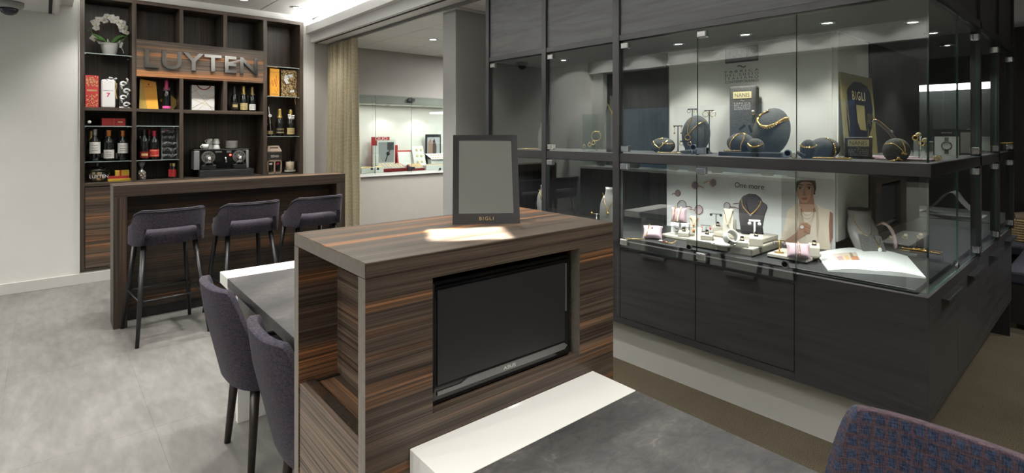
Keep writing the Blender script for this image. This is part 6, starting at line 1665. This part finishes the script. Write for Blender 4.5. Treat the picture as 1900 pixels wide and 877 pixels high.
for pa, pb_, y, h, n_ in ((700, 750, 6.95, .075, 'larger'), (760, 783, 6.93, .055, 'smaller')):
    t, hw = nitem('ring_tray', '%s sloping red ring tray with white pads in the lit niche' % n_, 'tray', pa, pb_, y)
    MB().prism([(-hw, -.08, 0), (-hw, .08, 0), (-hw, .08, h+.03), (-hw, -.08, h*.55)], (2*hw, 0, 0)).build('tray_body', M['red_dark'], t)
    for k in range(5):
        yy = -.06+.028*k; zz = h*.55+(h*.45+.03)*(yy+.08)/.16
        MB().rbox((0, yy, zz+.006), (hw*1.8, .018, .012)).build('white_pad', M['white'], t)
        mb = MB()
        for q_ in range(8): mb.ball((-hw*.8+hw*1.6*q_/7, yy-.004, zz+.016), (.010, .008, .007), 5, 4)
        o = mb.build('ring_row', M['gold'], t); o['kind'] = 'stuff'
t, hw = nitem('jewel_easel', 'red framed easel with white pads, leaning in the lit niche', 'easel', 738, 770, 7.02, nz+.07)
zt = nz_of(279, 750, 7.02)-nz-.07
MB().prism([(-hw, 0, 0), (hw, 0, 0), (hw*.9, .06, zt), (-hw*.9, .06, zt)], (0, .015, 0)).build('easel_board', M['red'], t); MB().prism([(-hw*.85, -.001, .0), (hw*.85, -.001, .0), (hw*.78, .052, zt*.9), (-hw*.78, .052, zt*.9)], (0, .001, 0)).build('white_pad', M['white'], t); MB().box(-hw, hw, .0, .06, -.07, 0).build('easel_base', M['white'], t)
t, hw = nitem('jewel_card', 'white leaning card with six gold brooches in the lit niche', 'display card', 766, 790, 7.0, nz+.06)
zt = nz_of(271, 776, 7.0)-nz-.06
MB().prism([(-hw*.85, -.02, 0), (hw, -.02, 0), (hw*.75, .04, zt), (-hw, .04, zt)], (0, .015, 0)).build('card', M['paper'], t); MB().box(-hw, hw, -.02, .05, -.06, 0).build('card_base', M['white'], t)
for k in range(6):
    u = .2+.3*(k//2); MB().ball((-.25*hw+(k % 2)*hw*.65, -.022+.06*u, zt*u), (.022, .004, .024), 8, 5).build('brooch', M['cream_gold'], t)
t, hw = nitem('photo_frame', 'black framed photo of an embracing couple in the lit niche', 'picture', 790, 818, 7.10, nz+.07)
zt = nz_of(249, 804, 7.10)-nz-.07
MB().box(-hw, hw, 0, .015, 0, zt).build('frame', M['black'], t); MB().box(-hw*.8, hw*.86, -.001, 0, zt*.14, zt*.90).build('picture', print_('photo pale', (.45, .45, .48)), t)
MB().prism([(-hw*.75, -.0018, zt*.14), (-hw*.1, -.0018, zt*.14), (-hw*.05, -.0018, zt*.6), (-hw*.4, -.0018, zt*.88), (-hw*.7, -.0018, zt*.7)], (0, .0008, 0)).build('printed_figure', print_('figure one', (.35, .22, .17)), t)
MB().prism([(-hw*.1, -.0026, zt*.14), (hw*.35, -.0026, zt*.14), (hw*.4, -.0026, zt*.6), (hw*.15, -.0026, zt*.85), (-hw*.1, -.0026, zt*.78)], (0, .0008, 0)).build('printed_figure', print_('figure two', (.10, .06, .05)), t)
MB().box(-hw, hw, 0, .05, -.07, 0).build('frame_block', M['white'], t)
t, hw = nitem('jewel_stand', 'white sloping display stand with rows of rings by the pillar', 'display stand', 797, 830, 7.05, nz+.06)
MB().box(-hw, hw, -.05, .06, -.06, .09).build('stand_body', M['white'], t, bevel=.003, seg=1); MB().prism([(-hw*1.05, -.08, .09), (hw, -.08, .09), (hw, .05, .175), (-hw*1.3, .05, .175)], (0, .012, .006)).build('sloped_top', M['white'], t)
mb = MB()
for r__ in range(2):
    for k in range(7): mb.ball((-hw*.8+hw*1.6*k/6, -.05+.05*r__, .118+.033*r__), (.013, .008, .009), 6, 4)
o = mb.build('ring_row', M['gold'], t); o['kind'] = 'stuff'

# ================================================================== curtain and rail
ct = thing('curtain', 'floor-length woven straw curtain gathered at the end of the beam', 'curtain', (2.80, 6.4, 0))
mb = MB(); nu, nv = 96, 10; vs = []
for j in range(nv+1):
    v_ = j/nv; z = .02+2.60*v_
    y0, y1 = 5.90-.06*(1-v_), 6.78+.02*(1-v_)
    for i in range(nu+1):
        u = i/nu; ph = u*2*PI*8.5
        amp = (.030+.022*(1-v_))*(1-.75*(u < .14)*(1-u/.14))
        x = 2.755+amp*math.sin(ph)+.012*math.sin(ph*.37+v_*3)-.035*(1-v_)*math.sin(PI*u)
        vs.append((x-2.80, y0+(y1-y0)*u+.012*math.cos(ph)-6.4, z))
k = nu+1
mb.add(vs, [(j*k+i, j*k+i+1, (j+1)*k+i+1, (j+1)*k+i) for j in range(nv) for i in range(nu)], 0, True)
o = mb.build('curtain_cloth', M['curtain'], ct, recalc=False)
sd = o.modifiers.new('thick', 'SOLIDIFY'); sd.thickness = .006
cr = props(MB().box(-.012, .012, -1.6, 1.6, 0, .028).build('curtain_rail', M['silver_trim'], None, loc=(2.775, 5.2, LO-.030)), 'thin grey curtain rail under the low ceiling', 'curtain rail')

# ================================================================== the sales floor beyond the showcase
dk = thing('sales_desk', 'dark desk with a worn grey top beyond the glass corner', 'desk', (6.38, 1.6, 0))
MB().box(-.45, .45, -.94, .94, .71, .75).build('tabletop', M['slate'], dk, bevel=.002, seg=1); MB().box(-.40, -.36, -.90, .90, 0, .71).build('front_panel', M['oak_y'], dk); MB().box(-.36, .40, -.90, -.86, 0, .71).build('end_panel', M['oak_x'], dk); MB().box(-.36, .40, .86, .90, 0, .71).build('end_panel', M['oak_x'], dk)
fc = thing('folded_card', 'pale folded card standing like a tent on the far desk', 'card', (6.33, 1.03, .7505), -90)
P_ = smoothpath([(-.24, 0, 0), (-.15, 0, .06), (-.07, 0, .16), (-.02, 0, .20), (.02, 0, .195), (.06, 0, .13), (.12, 0, .06), (.20, 0, 0)], 4); vs = []
for p_ in P_: vs += [p_+Vector((0, -.11, 0)), p_+Vector((0, .11, 0)), p_+Vector((0, .11, .006)), p_+Vector((0, -.11, .006))]
n = len(P_); MB().add(vs, [(i*4+k_, i*4+(k_+1) % 4, i*4+4+(k_+1) % 4, i*4+4+k_) for i in range(n-1) for k_ in range(4)]+[(0, 1, 2, 3), (n*4-1, n*4-2, n*4-3, n*4-4)]).build('card_sheet', M['grey_card'], fc)
MB().box(-.28, .22, -.13, .13, 0, .004).build('card_base', M['paper'], fc)
bn = thing('bench', 'long upholstered bench in slate purple beyond the showcase end', 'bench', (6.7, .10, 0))
MB().box(-1.1, 1.1, -.5, .50, .34, .44).build('seat_cushion', M['purple_seat'], bn, bevel=.02); MB().box(.18, 1.1, .505, .86, .34, .44).build('corner_cushion', M['purple_seat'], bn, bevel=.02); MB().box(.19, 1.09, .505, .85, .04, .34).build('corner_base', M['black'], bn); MB().box(-1.1, 1.1, -.5, .49, .04, .34).build('bench_base', M['black'], bn); MB().box(-1.05, 1.05, -.45, .44, 0, .04).build('bench_foot', M['black'], bn)
wk = thing('wicker_basket', 'wicker basket with a brown cover standing on the purple bench', 'basket', (7.36, .62, .4405))
mb = MB()
for k_ in range(9): mb.tube([(.21*math.cos(2*PI*q/20), .16*math.sin(2*PI*q/20), .012+.024*k_) for q in range(20)], .014, 6, closed=True)
mb.build('wicker_wall', M['wicker'], wk); MB().ball((0, 0, .21), (.22, .17, .06), 16, 8).build('cover', print_('brown cover', (.10, .06, .025)), wk)
MB().lathe([(.0001, .004), (.19, .004), (.19, .01)], n=20, sy=.75).build('basket_floor', M['wicker'], wk)
# lit display niche in the black wall
fn = thing('far_niche_case', 'lit display niche let into the black wall across the sales floor', 'display niche', (8.0, 1.40, 1.22))
def fp(mb, nm, mat, par=None): return cp(mb, nm, mat, 0, par, fn)
fp(MB().box(8.0, 8.45, .952, 1.848, 1.2205, 1.236), 'niche_floor', M['white']); fp(MB().box(8.43, 8.449, .952, 1.848, 1.24, 2.09), 'niche_back', M['black'])
fp(MB().box(8.02, 8.40, .96, 1.84, 2.03, 2.08), 'light_box', M['strip_on'])
fp(MB().box(8.0, 8.02, .952, 1.848, 2.082, 2.099), 'top_rail', M['black'])
for y0, y1 in ((.955, 1.395), (1.40, 1.845)): 
    o = fp(MB().box(8.004, 8.012, y0, y1, 1.24, 1.995), 'glass_pane', [M['glass'], M['edge_light']]); facemat(o, lambda n, c: abs(n.x) < .5, 1)
for i, (y, h, mt) in enumerate(((1.03, .30, 'white'), (1.16, .42, 'paper'), (1.30, .24, 'grey_card'), (1.43, .36, 'white'), (1.56, .22, 'satin_grey'), (1.70, .3, 'paper'))):
    t = thing('jewel_stand', 'pale display block in the far lit niche, %s from the bench' % ORD[i], 'display stand', (8.2, y, 1.2365), 0, 'display blocks in the far lit niche')
    MB().box(-.05, .05, -.04, .04, 0, h*.7).build('block_body', M[mt], t, bevel=.003, seg=1); MB().box(-.055, .055, -.045, .045, h*.7, h*.75).build('block_top', M['white'], t)
# window ledges with busts along the shop window (mirrored in the showcase glass)
for i, y in enumerate((2.9, 4.4, 5.9)):
    t = thing('window_ledge', 'white topped display ledge along the shop window, %s from the photographer' % ('first', 'second', 'third')[i], 'display ledge', (-2.05, y, 0), 0, 'display ledges along the shop window')
    MB().box(-.25, .25, -.68, .68, 0, .86).build('ledge_body', M['oak_y'], t); MB().box(-.27, .27, -.70, .70, .86, .90).build('ledge_top', M['white'], t)
    for dy in (-.35, .05, .4):
        b = neckbust('dark necklace bust on the %s shop window ledge, %s place' % (ORD[i], 'near' if dy < -.2 else 'far' if dy > .2 else 'middle'), 1000, 3, .9005, .20, .26, 'velvet', 90); b.location = (-2.05, y+dy, .9005); b['group'] = 'busts along the shop window'
    g_ = thing('glass_hood', 'tall glass hood over the %s shop window ledge' % ORD[i], 'glass case', (-2.05, y, .9005), 0, 'glass hoods along the shop window')
    for nm, mbx in (('glass_pane', MB().box(.225, .231, -.66, .66, 0, .95)), ('glass_pane', MB().box(-.22, .225, -.66, -.654, 0, .95)), ('glass_pane', MB().box(-.22, .225, .654, .66, 0, .95))):
        o = mbx.build(nm, [M['glass'], M['edge']], g_)
